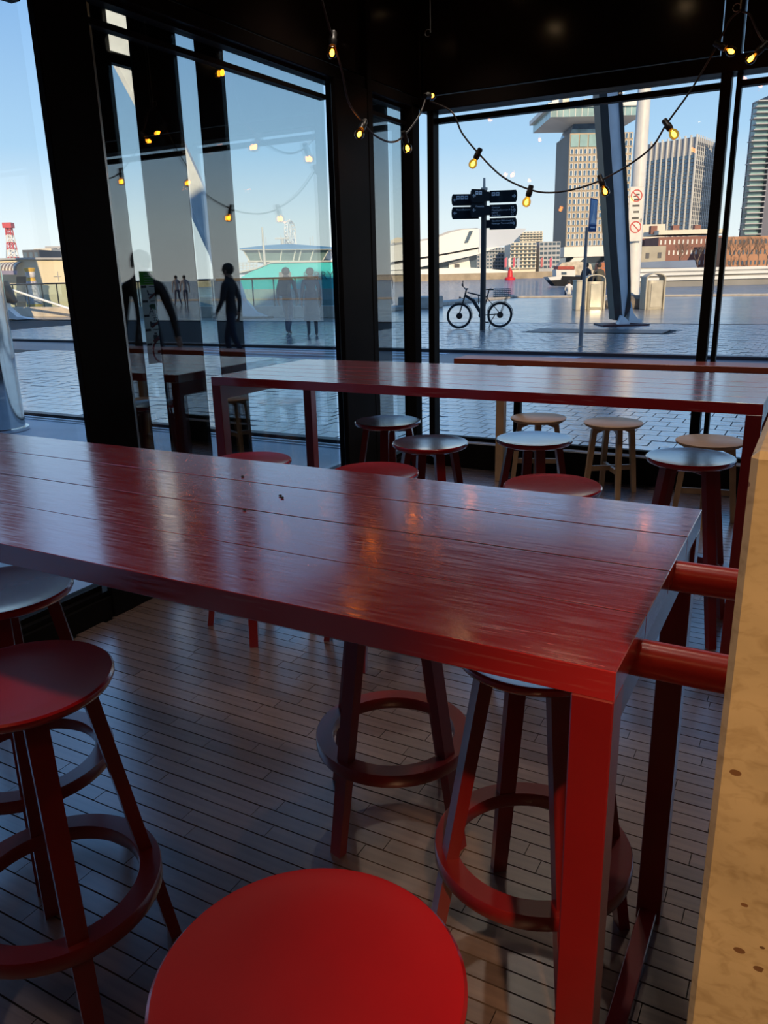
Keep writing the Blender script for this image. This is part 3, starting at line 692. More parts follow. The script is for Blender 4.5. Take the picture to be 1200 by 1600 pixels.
lc2 = empty('leaning_column', ground(392, 497)); D = lc2.location.x * VF[0] + lc2.location.y * VF[1]; u0 = lc2.location.x * VR[0] + lc2.location.y * VR[1]
lc2.rotation_euler = (0, 0, VA); tag(lc2, 'pale leaning steel column with a flared foot beside the balustrade', 'column')
m = MB(); m.prism([L2(*p) for p in [(95, -60), (165, 75), (222, 182), (302, 340), (330, 400), (356, 497), (425, 496), (402, 488), (384, 468), (368, 420), (350, 352), (322, 297), (290, 227), (220, 75), (160, -60)]], -.25, .25); m.build('column_plate', mat('pale_column_paint', (.80, .80, .78), .5, noise=(2, .1)), lc2)
m = MB(); m.prism([L2(*p) for p in [(95, -60), (165, 75), (222, 182), (302, 340), (330, 400), (356, 497), (362, 497), (336, 400), (308, 338), (228, 180), (171, 74), (101, -60)]], -.32, .32); m.build('lower_flange', CGREY, lc2)
m = MB(); m.prism([L2(*p) for p in [(356, 498), (428, 497), (428, 494), (356, 494)]], -.5, .5); m.build('base_plate', CDARK, lc2)

lc3 = empty('leaning_column', ground(36, 499)); D = lc3.location.x * VF[0] + lc3.location.y * VF[1]; u0 = lc3.location.x * VR[0] + lc3.location.y * VR[1]
lc3.rotation_euler = (0, 0, VA); tag(lc3, 'dark leaning column with a curved foot and cone at the left edge', 'column')
m = MB(); m.prism([L2(*p) for p in [(-60, 200), (-20, 340), (4, 455), (14, 480), (30, 494), (52, 498), (30, 499), (10, 496), (-14, 470), (-60, 340), (-90, 200)]], -.25, .25); m.build('column_plate', CGREY, lc3)
m = MB(); p0 = L2(2, 452); p1 = L2(26, 473); m.tube((p0[0], -.1, p0[1]), (p1[0], -.1, p1[1]), .50, .12, 16); m.build('cone', CDARK, lc3)
m = MB(); p0 = L2(10, 452); p1 = L2(108, 484); m.tube((p0[0], .3, p0[1]), (p1[0], .3, p1[1]), .05, n=10); m.build('strut', CGREY, lc3)

# polished round column by the left edge
MIR = mat('polished_steel', (.62, .65, .66), .10, 1.0, noise=(1.2, .1), bump=(1.0, .15, (1, 1, 1.2), .03))
q = ground(4, 672); rc = MB().lathe([(.27, 0), (.27, .03), (.235, .031), (.235, 4.6), (.27, 4.61), (.27, 4.66)], 48).build('round_column', MIR, None, q)
tag(rc, 'polished round steel column outside at the left edge', 'column')

# ------------------------------------------------------------------ signpost
sp = empty('signpost', ground(754, 516), VA); sp.location.z = 0; tag(sp, 'dark street signpost with black direction boards behind the bicycle', 'signpost')
SGB = mat('sign_black', (.008, .012, .016), .6, noise=(6, .1), spec=.1); SGW = mat('sign_white', (.55, .58, .6), .5, noise=(6, .05)); POST = mat('post_grey', (.035, .038, .04), .4, .3, noise=(5, .15))
Dp = sp.location.x * VF[0] + sp.location.y * VF[1]; U0 = sp.location.x * VR[0] + sp.location.y * VR[1]
def S2(px, py): a = uz(px, py, Dp); return (a[0] - U0, a[1])
zt = S2(755, 296)[1]; ztip = S2(757, 278)[1]
MB().tube((0, 0, 0), (0, 0, zt), .075, .07, 18).build('pole', POST, sp)
MB().tube((0, 0, zt), (0, 0, ztip), .035, .028, 12).tube((0, 0, zt - .02), (0, 0, zt + .04), .085, n=14).build('top_pin', mat('pale_pin', (.55, .5, .42), .4, noise=(5, .1)), sp)
def arrow(mb, x, z, s, dirn, y=-.0265):
    M = Matrix.Translation((x, y, z)) @ UP @ Matrix.Rotation(0 if dirn > 0 else math.pi, 4, 'Z')
    mb.add([(-s, -.18 * s, 0), (.35 * s, -.18 * s, 0), (.35 * s, .18 * s, 0), (-s, .18 * s, 0)], [(0, 1, 2, 3)], 0, False, M)
    mb.add([(-.05 * s, .85 * s, 0), (.25 * s, .85 * s, 0), (1.05 * s, 0, 0), (.25 * s, -.85 * s, 0), (-.05 * s, -.85 * s, 0), (.62 * s, 0, 0)], [(0, 1, 2, 5), (5, 2, 3, 4)], 0, False, M)
def board(px0, px1, py0, py1, rz, lines, dirn, icons=0, front=0.0, sub=''):
    a = S2(px0, py1); b_ = S2(px1, py0); w, h = b_[0] - a[0], b_[1] - a[1]
    o = empty('direction_board'); 
    s = 1 if dirn > 0 else -1
    near = a[0] if s > 0 else b_[0]
    bm_ = MB().prism([(0, 0), (0, h), (s * (w - .035), h), (s * (w - .008), h * .8), (s * w, h * .5), (s * (w - .008), h * .2), (s * (w - .035), 0)], -.025, .025)
    bd = bm_.build('direction_board', SGB, sp, (near, front, a[1]), rz)
    bpy.data.objects.remove(o)
    t = MB(); left = .05 if s > 0 else -w + .12
    for i, (l, r_) in enumerate(lines):
        M = Matrix.Translation((left, -.0262, h - .085 - i * .062)) @ UP
        text_mesh(l, .055, M, t)
        if r_: text_mesh(r_, .055, Matrix.Translation((left + w * .70, -.0262, h - .085 - i * .062)) @ UP, t)
    for k in range(icons):
        x0 = left + k * .105; z0 = h - .125
        M = Matrix.Translation((x0, -.0262, z0))
        t.add([(0, 0, 0), (.085, 0, 0), (.085, 0, .085), (0, 0, .085)], [(0, 1, 2, 3)], 0, False, M)
        t.add([(.015, -.001, .035), (.07, -.001, .035), (.07, -.001, .055), (.015, -.001, .055)], [(0, 1, 2, 3)], 1, False, M)
    arrow(t, s * (w - .085), h * .5, .045, s)
    t.build('lettering', [SGW, SGB], bd)
    # clamp to the pole
    MB().box(min(0, -s * .16), max(0, -s * .16), -.02, .02, h * .15, h * .85).build('clamp', SGB, bd)
board(765, 808, 297, 317, -.10, [], 1, 2)
board(765, 808, 319, 339, -.10, [('Centrum', '0,8'), ("Muziekgebouw aan 't IJ", '1,0'), ('NEMO', '1,3'), ('Artis Zoo', '1,8')], 1)
board(765, 807, 340, 359, -.10, [('Openbare Bibliotheek', '1,0'), ('Passenger Terminal (PTA)', '1,2')], 1)
board(705, 748, 303, 322, .10, [], -1, 3)
board(705, 748, 323, 343, .10, [('Noord/Buiksloterweg', '')], -1)
board(731, 755, 297, 318, .45, [], -1, 2, -.14)
board(731, 755, 319, 340, .45, [('Westerdok', '')], -1, 0, -.14)

# ------------------------------------------------------------------ bicycle
bk = empty('bicycle', tuple(ground(751, 512)), VA - .02); bk.location.z = 0
bk.location.y -= .22; bk.location.x += .05
tag(bk, 'black city bicycle with a rear crate leaning at the signpost', 'bicycle')
BBL = mat('bike_black', (.010, .010, .012), .4, noise=(10, .1)); TYR = mat('tyre_rubber', (.012, .012, .013), .7, noise=(20, .1)); CHR = mat('bike_metal', (.35, .35, .36), .3, 1, noise=(10, .1)); CRT = mat('crate_grey', (.16, .18, .18), .6, noise=(9, .1))
def bp(cx, cy): return ((cx - 607) / 527.0, 0, (805 - cy) / 527.0)
def wheel(cx, cy):
    c = Vector(bp(cx, cy)); c.z = .345
    w = empty('wheel'); w.parent = bk; w.location = c
    Mx = rotx(math.pi / 2)
    def tor(R, r, n=40, k=8): return [(R + r * math.cos(2 * math.pi * i / k), r * math.sin(2 * math.pi * i / k)) for i in range(k)]
    MB().lathe(tor(.318, .026), 40, 0, True, Mx, closed=True).build('tyre', TYR, w)
    MB().lathe(tor(.288, .010), 36, 0, True, Mx, closed=True).build('rim', BBL, w)
    s = MB()
    for i in range(20):
        a = 2 * math.pi * i / 20; s.tube((0, .03 * (-1) ** i, 0), (.285 * math.cos(a), 0, .285 * math.sin(a)), .0018, n=4, caps=False)
    s.build('spokes', CHR, w); MB().tube((0, -.06, 0), (0, .06, 0), .032, n=12).tube((0, -.045, 0), (0, -.040, 0), .085, n=20).build('hub', BBL, w)
wheel(315, 605); wheel(900, 600)
fr = MB()
for a, b_, r in (((415, 270), (385, 385), .022), ((430, 300), (712, 372), .019), ((735, 290), (652, 620), .018), ((405, 345), (520, 420), .038), ((505, 400), (640, 610), .048), ((712, 385), (900, 600), .011), ((650, 622), (900, 610), .013), ((590, 340), (590, 470), .010)):
    A, B = Vector(bp(*a)), Vector(bp(*b_)); fr.tube(A, B, r, n=10)
fr.ball(bp(640, 625), .085, 14, 0, (1.1, .7, .9)); fr.build('frame', BBL, bk)
fk = MB()
for yy in (-.055, .055): A = Vector(bp(383, 385)); B = Vector(bp(315, 605)); fk.tube(A + Vector((0, yy, 0)), B + Vector((0, yy, 0)), .016, .012, 10)
fk.tube(Vector(bp(383, 388)) - Vector((0, .07, 0)), Vector(bp(383, 388)) + Vector((0, .07, 0)), .018, n=10); fk.build('fork', BBL, bk)
hbm = MB(); A = Vector(bp(415, 265)); hbm.tube(A, bp(440, 245), .016, n=10); hbm.tube(A, bp(395, 245), .014, n=8)
C = Vector(bp(395, 245)); hbm.path([C + Vector((.03, -.33, .0)), C + Vector((0, -.2, 0)), C, C + Vector((0, .2, 0)), C + Vector((.03, .33, 0))], .013)
hbm.tube(C, bp(360, 205), .012, n=8).ball(bp(362, 195), .038, 10, 0, (.7, 1, 1.2)); hbm.tube(bp(362, 195), bp(365, 150), .010, n=8).ball(bp(366, 148), .02, 8); hbm.build('handlebar', BBL, bk)
sdl = MB(); secs = []
for cx, hw, z0, z1 in ((800, .075, 0, .045), (760, .085, -.005, .05), (720, .04, .0, .04), (665, .018, .012, .038)):
    p = bp(cx, 280); secs.append([(p[0], -hw, p[2] + z0 + .01), (p[0], hw, p[2] + z0 + .01), (p[0], hw * .8, p[2] + z1), (p[0], -hw * .8, p[2] + z1)])
sdl.loft(secs, 0, True); sdl.tube(bp(735, 300), bp(738, 268), .014, n=8); sdl.build('saddle', BBL, bk)
mg = MB()
for cx, a0, a1 in ((315, -10, 110), (900, 0, 170)):
    c = Vector(bp(cx, 600)); c.z = .345
    pts = [c + Vector((.362 * math.cos(math.radians(t)), 0, .362 * math.sin(math.radians(t)))) for t in np.linspace(a0, a1, 20)]
    for yy in (-.02, 0, .02): mg.path([p + Vector((0, yy, 0)) for p in pts], .008, 6)
mg.build('mudguards', BBL, bk)
rk = MB()
for yy in (-.09, .09):
    rk.tube((bp(800, 370)[0], yy, bp(800, 372)[2]), (bp(1030, 372)[0], yy, bp(800, 372)[2]), .008, n=6); rk.tube((bp(985, 372)[0], yy, bp(985, 372)[2]), (bp(900, 600)[0], yy * .8, .345), .007, n=6); rk.tube((bp(1010, 372)[0], yy, bp(985, 372)[2]), (bp(905, 590)[0], yy * .8, .345), .006, n=6)
rk.build('rack', BBL, bk)
ct = MB(); xa, xb, za, zb = bp(815, 0)[0], bp(1040, 0)[0], bp(0, 362)[2], bp(0, 262)[2]
for z in np.linspace(za, zb, 5):
    ct.path([(xa, -.15, z), (xb, -.15, z), (xb, .15, z), (xa, .15, z)], .008, 5, closed=True)
for k in range(8): xx = xa + (xb - xa) * k / 7; ct.tube((xx, -.15, za), (xx, -.15, zb), .006, n=5).tube((xx, .15, za), (xx, .15, zb), .006, n=5)
ct.box(xa, xb, -.15, .15, za - .02, za); ct.build('crate', CRT, bk)
MB().tube(bp(780, 700), bp(745, 815 - 12), .012, n=8).tube(bp(830, 620), bp(780, 700), .012, n=8).build('kickstand', BBL, bk)
MB().tube(bp(640, 625), (bp(690, 720)[0], -.1, bp(690, 720)[2]), .012, n=8).box(bp(680, 0)[0], bp(705, 0)[0] + .05, -.19, -.09, bp(0, 725)[2], bp(0, 715)[2] + .01).build('pedal', BBL, bk)
MB().ball(bp(325, 370), .03, 10).tube(bp(325, 370), bp(385, 385), .008, n=6).build('headlight', BBL, bk)

# ------------------------------------------------------------------ blue picture sign on a thin pole
bs = empty('picture_sign', ground(907, 541), VA); D = bs.location.x * VF[0] + bs.location.y * VF[1]; u0 = bs.location.x * VR[0] + bs.location.y * VR[1]
tag(bs, 'blue picture sign on a thin grey pole in front of the bins', 'sign')
a = L2(907, 541); b_ = L2(921, 355); MB().tube((0, 0, 0), (b_[0] - .05, 0, b_[1]), .032, n=12).tube((0, 0, 0), ((b_[0] - .05) * .35, 0, b_[1] * .35), .045, n=12).build('pole', mat('pole_grey', (.28, .27, .27), .4, .4, noise=(6, .15)), bs)
P = [L2(919, 362), L2(931, 362), L2(934, 312), L2(923, 309)]
SGBL = mat('sign_blue', (.03, .10, .26), .45, noise=(7, .1)); SGLB = mat('sign_sky', (.42, .58, .80), .5, noise=(3, .2)); SGPW = mat('sign_picture_white', (.85, .87, .9), .5, noise=(4, .1))
MB().prism(P, -.02, .02).build('panel', SGBL, bs)
def inn(s, t): # bilinear inside panel
    p = [Vector(v) for v in P]; bt = p[0].lerp(p[1], s); tp = p[3].lerp(p[2], s); r = bt.lerp(tp, t); return (r.x, r.y)
MB().prism([inn(.07, .22), inn(.93, .22), inn(.93, .96), inn(.07, .96)], -.026, -.021).build('picture', SGLB, bs)
m = MB()
for sh in ([(.2, .26), (.8, .26), (.62, .52), (.56, .86), (.50, .92), (.45, .56), (.3, .42)], [(.2, .1), (.8, .1), (.8, .14), (.2, .14)]): m.prism([inn(*q) for q in sh], -.031, -.027)
m.build('white_ship', SGPW, bs)

# ------------------------------------------------------------------ tall white mast with prohibition plates
tm = empty('white_mast', ground(985, 479), VA); D = tm.location.x * VF[0] + tm.location.y * VF[1]; u0 = tm.location.x * VR[0] + tm.location.y * VR[1]
tag(tm, 'tall white mast behind the leaning column with prohibition plates', 'mast')
MW = mat('mast_white', (.62, .60, .56), .45, noise=(3, .08)); PLW = mat('plate_white', (.60, .57, .52), .5, noise=(5, .08)); PRD = mat('plate_red', (.45, .03, .03), .5, noise=(5, .05)); PBK = mat('plate_black', (.03, .03, .035), .5, noise=(5, .1))
ztop = L2(995, 20)[1]; MB().tube((0, 0, 0), (0, 0, ztop), .30, .22, 24).build('pole', MW, tm)
def plate_on(px0, px1, py0, py1, withsign):
    a = L2(px0, py1); b_ = L2(px1, py0); pl = MB().cbox(a[0], b_[0], -.42, -.38, a[1], b_[1], .01).build('plate', PLW, tm); m = MB()
    r = (b_[0] - a[0]) * .42; cx, cz = (a[0] + b_[0]) / 2, b_[1] - r - .1
    M = Matrix.Translation((cx, -.425, cz)) @ rotx(math.pi / 2)
    m.lathe([(r * .82, -.003), (r, -.003), (r, .003), (r * .82, .003)], 28, 0, False, M, closed=True)
    m.box(-r * .88, r * .88, -.003, .003, -r * .09, r * .09, 0, Matrix.Translation((cx, -.426, cz)) @ Matrix.Rotation(math.radians(45), 4, 'Y'))
    if withsign:
        m.box(cx - r * .5, cx + r * .3, -.424, -.421, cz - r * .2, cz + r * .0, 1); m.box(cx - r * .1, cx + r * .5, -.424, -.421, cz + r * .1, cz + r * .3, 1)
        for k in range(4): m.box(cx - r * .6 + .05 * (k % 2), cx + r * .6, -.424, -.421, a[1] + .15 + k * .22, a[1] + .22 + k * .22, 1)
    m.build('prohibition_mark', [PRD, PBK], pl)
plate_on(976, 1001, 293, 350, True); plate_on(976, 999, 342, 378, False)

# ------------------------------------------------------------------ litter bins and a stone
BINM = mat('bin_cream', (.40, .36, .28), .45, .1, noise=(4, .12)); BINS = mat('bin_steel', (.5, .47, .40), .25, .9, noise=(3, .2))
def litter_bin(px, py, label, door, turn):
    r = empty('litter_bin', ground(px, py), VA + turn); tag(r, label, 'bin', 'litter bins on the quay')
    m = MB(); n = 20; R1, h = .33, 1.02
    ring = [(.33 * math.copysign(abs(math.cos(t)) ** .6, math.cos(t)), .27 * math.copysign(abs(math.sin(t)) ** .6, math.sin(t))) for t in np.linspace(0, 2 * math.pi, 28, endpoint=False)]
    m.loft([[(x * s, y * s, z) for x, y in ring] for z, s in ((0, .96), (.03, 1), (h - .04, 1), (h, .97))], 0, True); m.build('body', BINM, r)
    MB().cbox(-.21, .21, -.285, -.268, .08, .92, .006).build('door', door, r)
    m = MB()
    for sx_ in (-1, 1): m.cbox(sx_ * .355 - .03, sx_ * .355 + .03, -.22, .22, 0, 1.16, .01)
    m.build('side_panel', BINM, r)
    pts = [(.355 * math.cos(t), 0, 1.12 + .16 * math.sin(t)) for t in np.linspace(0, math.pi, 14)]
    m = MB()
    for i in range(13):
        a, b_ = pts[i], pts[i + 1]
        m.add([(a[0], -.22, a[2]), (b_[0], -.22, b_[2]), (b_[0], .22, b_[2]), (a[0], .22, a[2]), (a[0] * .92, -.22, a[2] - .03), (b_[0] * .92, -.22, b_[2] - .03), (b_[0] * .92, .22, b_[2] - .03), (a[0] * .92, .22, a[2] - .03)], [(0, 1, 2, 3), (4, 7, 6, 5), (0, 4, 5, 1), (3, 2, 6, 7)])
    m.build('hood', BINM, r)
litter_bin(1018, 483, 'cream litter bin standing alone to the right of the leaning column', BINM, .15)
litter_bin(927, 483, 'cream litter bin with a shiny steel door, left of the leaning column', BINS, .0)
cb = MB().cbox(-.17, .17, -.3, .3, 0, 1.05, .02).cbox(-.18, .18, -.31, .31, 1.05, 1.09, .01).build('service_box', BINM, None, ground(903, 484), VA); tag(cb, 'cream service box beside the steel-doored litter bin', 'box')
for i, (px, py, s, lab) in enumerate(((957, 481, .34, 'round grey boulder just left of the leaning column'), (989, 482, .45, 'boulder just right of the leaning column, before the lone bin'))):
    bmm = bmesh.new(); bmesh.ops.create_icosphere(bmm, subdivisions=2, radius=1); rr = random.Random(i + 3)
    for v in bmm.verts: v.co = Vector((v.co.x * s, v.co.y * s * .8, max(-.02, (v.co.z * s * .75 + s * .35)))) * (1 + rr.uniform(-.08, .08))
    me = bpy.data.meshes.new('boulder'); bmm.to_mesh(me); bmm.free(); me.materials.append(mat('boulder_stone', (.17, .14, .11), .8, noise=(6, .3)))
    o = link('boulder', me, None, ground(px, py)); o.location.z = .02; tag(o, lab, 'stone')

# lamp mast seen between the fins
lm_ = empty('lamp_mast', ground(205, 499), VA); D = lm_.location.x * VF[0] + lm_.location.y * VF[1]; u0 = lm_.location.x * VR[0] + lm_.location.y * VR[1]
tag(lm_, 'slim cream lamp mast beyond the fins of the left window', 'mast')
zt = L2(190, 287)[1]
MB().tube((0, 0, 0), (0, 0, zt * .62), .16, .13, 14).tube((0, 0, zt * .62), (0, 0, zt), .11, .10, 14).build('pole', MW, lm_)
MB().box(-.1, .35, -.06, .06, zt * .86, zt * .88).box(-.14, .14, -.1, .1, zt, zt + .06).build('arm', MW, lm_)

# ================================================================== far shore and skyline (each built at its own distance)
def site(name, px, D, label, cat, group=None, turn=0.0, z=0.0):
    u, _ = uz(px, 430, D); o = empty(name, vw(u, D, z), VA + turn); tag(o, label, cat, group)
    return o, (lambda x, y: (uz(x, y, D)[0] - u, uz(x, y, D)[1] - z))
CREAM = mat('cream_wall', (.62, .55, .44), .6, noise=(.05, .08)); GREYW = mat('grey_wall', (.34, .34, .35), .6, noise=(.06, .1)); EYEW = mat('white_cladding', (.66, .64, .60), .4, noise=(.05, .06))
DGL = mat('far_glass', (.06, .09, .12), .12, noise=(.1, .3), spec=.8); DGL2 = mat('blue_far_glass', (.05, .10, .17), .10, noise=(.2, .4), spec=.9); LGL = mat('green_far_glass', (.20, .32, .32), .15, noise=(.1, .3), spec=.8)
BRICK = mat('red_brick', (.22, .10, .075), .8, noise=(.3, .15)); BRICKO = mat('orange_brick', (.36, .18, .10), .8, noise=(.3, .15)); DARKW = mat('dark_facade', (.05, .05, .06), .5, noise=(.1, .2)); WFR = mat('window_white', (.6, .58, .54), .5, noise=(.2, .05))

sh = MB().box(-700, 700, 272, 900, -3, .3).build('far_shore', QST, None, (0, 0, 0), VA); struct(sh, 'far bank of the harbour')
sh2 = MB().box(0, 300, 0, 160, -3, .5).build('right_shore', QST, None, vw(uz(975, 430, 200)[0], 200), VA); struct(sh2, 'bank in front of the brick buildings')
MB().box(-700, 700, 270.5, 271.9, -3, .9).build('shore_wall', mat('shore_stone', (.33, .26, .18), .8, noise=(.4, .25)), None, (0, 0, 0), VA)['kind'] = 'structure'

# film museum
ey, E2 = site('museum', 700, 300, 'low white angular museum building across the water', 'building')
def ep(name, pts, y0, y1, m): return MB().prism([E2(*p) for p in pts], y0, y1).build(name, m, ey)
ep('upper_wing', [(560, 392), (676, 374), (705, 363), (722, 359), (748, 357), (748, 386), (700, 395), (560, 418)], 0, 30, EYEW)
ep('roof_plane', [(560, 388), (676, 371), (700, 361), (722, 357), (748, 356), (722, 359), (705, 363), (676, 374), (560, 391)], 1, 31, GREYW)
hd = MB(); eu = uz(700, 430, 300)[0]; a0 = E2(748, 357)[0]
def hp_(px, py, back=0.0):
    x, z = E2(px, py); k = 1.15 * (x - a0); sc = 1 + k / 300.0
    return ((eu + x) * sc - eu, k + back, CAMZ + (z - CAMZ) * sc)
hq = [hp_(748, 357), hp_(823, 357), hp_(799, 381), hp_(748, 394)]
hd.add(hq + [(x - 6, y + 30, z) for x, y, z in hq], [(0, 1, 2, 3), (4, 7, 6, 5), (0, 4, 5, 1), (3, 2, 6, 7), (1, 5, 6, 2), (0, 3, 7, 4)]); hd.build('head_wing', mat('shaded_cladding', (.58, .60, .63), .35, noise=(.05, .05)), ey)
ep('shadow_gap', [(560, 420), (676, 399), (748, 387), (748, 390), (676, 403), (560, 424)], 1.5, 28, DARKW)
ep('lower_wing', [(560, 424), (676, 402), (748, 389), (782, 385), (745, 398), (700, 408), (676, 413), (640, 421)], .5, 27, EYEW)
ep('glass_hall', [(600, 423), (676, 411), (748, 396), (748, 422), (600, 424)], 6, 26, DGL)
ep('terrace', [(560, 426), (676, 420), (720, 418), (760, 420), (800, 424), (800, 428), (560, 429)], -4, 10, EYEW)
ep('terrace_base', [(560, 429), (800, 428), (800, 432), (560, 434)], -3, 10, DARKW)
ep('slit_window', [(725, 380), (733, 361), (739, 361), (731, 379)], -.3, .2, DGL)
ep('square_window', [(712, 412), (720, 412), (720, 418), (712, 418)], 4.5, 6, DARKW)
ep('entrance_block', [(703, 411), (735, 402), (738, 420), (703, 420)], 5, 20, EYEW)
ep('roof_house', [(612, 384), (612, 372), (622, 367), (640, 369), (648, 373), (648, 383)], 20, 34, CREAM)
for k in range(5): ep('roof_window', [(615 + k * 6.5, 376), (619 + k * 6.5, 376), (619 + k * 6.5, 379), (615 + k * 6.5, 379)], 19.7, 20, DGL)

def slab_block(name, px0, px1, py0, py1, D, label, m, gm, rows, cols, depth=18, turn=0.0, group='flats across the water', wf=.62, hf=.55, balc=False, bm_=None):
    o, F = site(name, (px0 + px1) / 2, D, label, 'building', group, turn)
    a, b_ = F(px0, py1), F(px1, py0); MB().box(a[0], b_[0], 0, depth, 0, b_[1]).build('walls', m, o)
    cw = (b_[0] - a[0]) / cols; rh = (b_[1] - max(a[1], .5)) / rows; z0 = max(a[1], .5)
    wm = MB().box(-cw * wf / 2, cw * wf / 2, -.12, .1, -rh * hf / 2, rh * hf / 2).mesh('window', gm)
    for r in range(rows):
        for c in range(cols): link('window', wm, o, (a[0] + cw * (c + .5), 0, z0 + rh * (r + .5)))
    if balc:
        for r in range(rows): MB().box(a[0], b_[0], -1.3, 0, z0 + rh * r, z0 + rh * r + .35).build('balcony', bm_ or m, o)
    return o, F
slab_block('apartment_block', 745, 797, 386, 420, 418, 'grey apartment block behind the museum\'s pointed wing', GREYW, DGL, 6, 11, balc=True)
slab_block('apartment_block', 797, 838, 378, 420, 390, 'sunlit cream apartment block with balconies right of the museum', CREAM, DGL, 7, 6, balc=True)
slab_block('apartment_block', 812, 848, 361, 378, 420, 'stepped cream top storeys of the block behind the cream flats', CREAM, DGL, 4, 7, balc=True)
slab_block('apartment_block', 842, 876, 377, 421, 395, 'pale grey office block left of the tall tower', GREYW, DGL, 6, 5, wf=.75)
slab_block('apartment_block', 745, 770, 398, 421, 385, 'low grey flats directly under the museum\'s pointed wing', GREYW, DGL, 4, 5)

# tall tower with crown
tw, T2 = site('office_tower', 930, 430, 'tall office tower with an overhanging glass crown and white legs', 'building')
a, b_ = T2(884, 386), T2(990, 206)
MB().box(a[0], b_[0], 0, 30, a[1], b_[1]).build('shaft', mat('tower_frame', (.30, .23, .16), .5, noise=(.1, .15)), tw)
MB().box(a[0] - .4, a[0], 0, 30.2, a[1], b_[1]).build('dark_flank', DARKW, tw)  # dark sheet stands in for shade on the tower's left face
NC, NR = 14, 16; cw = (b_[0] - a[0]) / NC; rh = (b_[1] - a[1]) / NR
fm = MB().box(-cw * .36, cw * .36, -.35, 0, -rh * .36, rh * .36).mesh('window_frame', WFR)
gm = MB().box(-cw * .25, cw * .2, -.45, -.35, -rh * .32, rh * .32).mesh('pane', DGL2)
for r in range(NR):
    for c in range(NC):
        if r >= NR - 2 and c < 6: continue
        w = link('window', fm, tw, (a[0] + cw * (c + .5), 0, a[1] + rh * (r + .5))); link('pane', gm, w)
for c in range(3):
    x0 = a[0] + cw * (2 * c + .15); MB().box(x0, x0 + cw * 1.7, -.4, 0, a[1] + rh * (NR - 2) + .5, b_[1] - .6).build('tall_window', LGL, tw)
c0 = T2(893, 206), T2(978, 186)
MB().loft([[(c0[0][0], 2, b_[1]), (c0[1][0], 2, b_[1]), (c0[1][0], 28, b_[1]), (c0[0][0], 28, b_[1])], [(c0[0][0] + 2, 4, c0[1][1]), (c0[1][0] - 2, 4, c0[1][1]), (c0[1][0] - 2, 26, c0[1][1]), (c0[0][0] + 2, 26, c0[1][1])]]).build('glass_neck', DGL2, tw)
q0, q1, q2, q3 = T2(858, 200), T2(1000, 186), T2(852, 190), T2(852, 176)
xl, xr = T2(852, 190)[0], T2(1000, 190)[0]; z0, z1, z2, z3 = T2(930, 192)[1], T2(930, 186)[1], T2(930, 172)[1], T2(930, 165)[1]
MB().loft([[(xl + 14, 6, z0), (xr - 14, 6, z0), (xr - 14, 26, z0), (xl + 14, 26, z0)], [(xl + 1, -8, z1), (xr - 1, -8, z1), (xr - 1, 38, z1), (xl + 1, 38, z1)]]).build('crown_soffit', WFR, tw)
MB().box(xl + 1, xr - 1, -8, 38, z1, z2).build('crown_glass', LGL, tw)
for k in range(16): x = xl + 1 + (xr - xl - 2) * k / 15; MB().box(x - .12, x + .12, -8.2, -8, z1, z2).build('crown_mullion', WFR, tw)
MB().box(xl - .8, xr + .8, -9.5, 39.5, z2, z3).build('crown_deck', WFR, tw)
for k in range(9): x = xl + 2 + (xr - xl) * k / 9; MB().box(x, x + 3.2, -5, 5, z3, z3 + (2.2, 3.5, 1.6)[k % 3]).build('roof_hut', (WFR, CREAM, GREYW)[k % 3], tw)
bz = a[1]; MB().box(a[0] - 1, b_[0], -1, 31, bz - 5, bz).build('white_band', WFR, tw)
for x0 in (T2(880, 400)[0], T2(935, 400)[0], T2(985, 400)[0]): MB().loft([[(x0 - 1, 0, .3), (x0 + 3, 0, .3), (x0 + 3, 3, .3), (x0 - 1, 3, .3)], [(x0 + 6, 0, bz - 5), (x0 + 12, 0, bz - 5), (x0 + 12, 3, bz - 5), (x0 + 6, 3, bz - 5)]]).build('leg', WFR, tw)
MB().box(a[0] + 2, b_[0], 8, 28, .3, bz - 5).build('lobby_glass', DGL, tw)

# residential tower with two visible faces
D2 = 480; rt, R2 = site('residential_tower', 1088, D2, 'blue-glass residential tower with pale vertical ribs on its sunlit side', 'building')
a, b_, c_ = R2(1022, 380), R2(1090, 214), R2(1132, 380); H1 = R2(1060, 214)[1]; la = 26; ra = 26
pl, pm, pr = (a[0], la), (b_[0], 0), (c_[0], ra)
MB().add([(pl[0], pl[1], 0), (pm[0], pm[1], 0), (pr[0], pr[1], 0), (pr[0] - (pm[0] - pl[0]), pr[1] + la, 0), (pl[0], pl[1], H1), (pm[0], pm[1], H1), (pr[0], pr[1], H1), (pr[0] - (pm[0] - pl[0]), pr[1] + la, H1)], [(0, 1, 5, 4), (1, 2, 6, 5), (2, 3, 7, 6), (3, 0, 4, 7), (4, 5, 6, 7), (0, 3, 2, 1)]).build('shaft', GREYW, rt)
def face(p, q, ncol, nrow, z0, z1, fn):
    d = Vector((q[0] - p[0], q[1] - p[1], 0)); L = d.length; ang = math.atan2(d.y, d.x)
    for r in range(nrow):
        for c in range(ncol): fn((p[0] + d.x * (c + .5) / ncol, p[1] + d.y * (c + .5) / ncol, z0 + (z1 - z0) * (r + .5) / nrow), ang, L / ncol, (z1 - z0) / nrow)
ch = {}
def win(loc, ang, w, h):
    if 'a' not in ch: ch['a'] = MB().box(-w * .36, w * .36, -.4, .1, -h * .40, h * .40).mesh('window', DGL2)
    link('window', ch['a'], rt, loc, ang)
zb = 22
face(pl, pm, 9, 19, zb, H1 - 9, win)
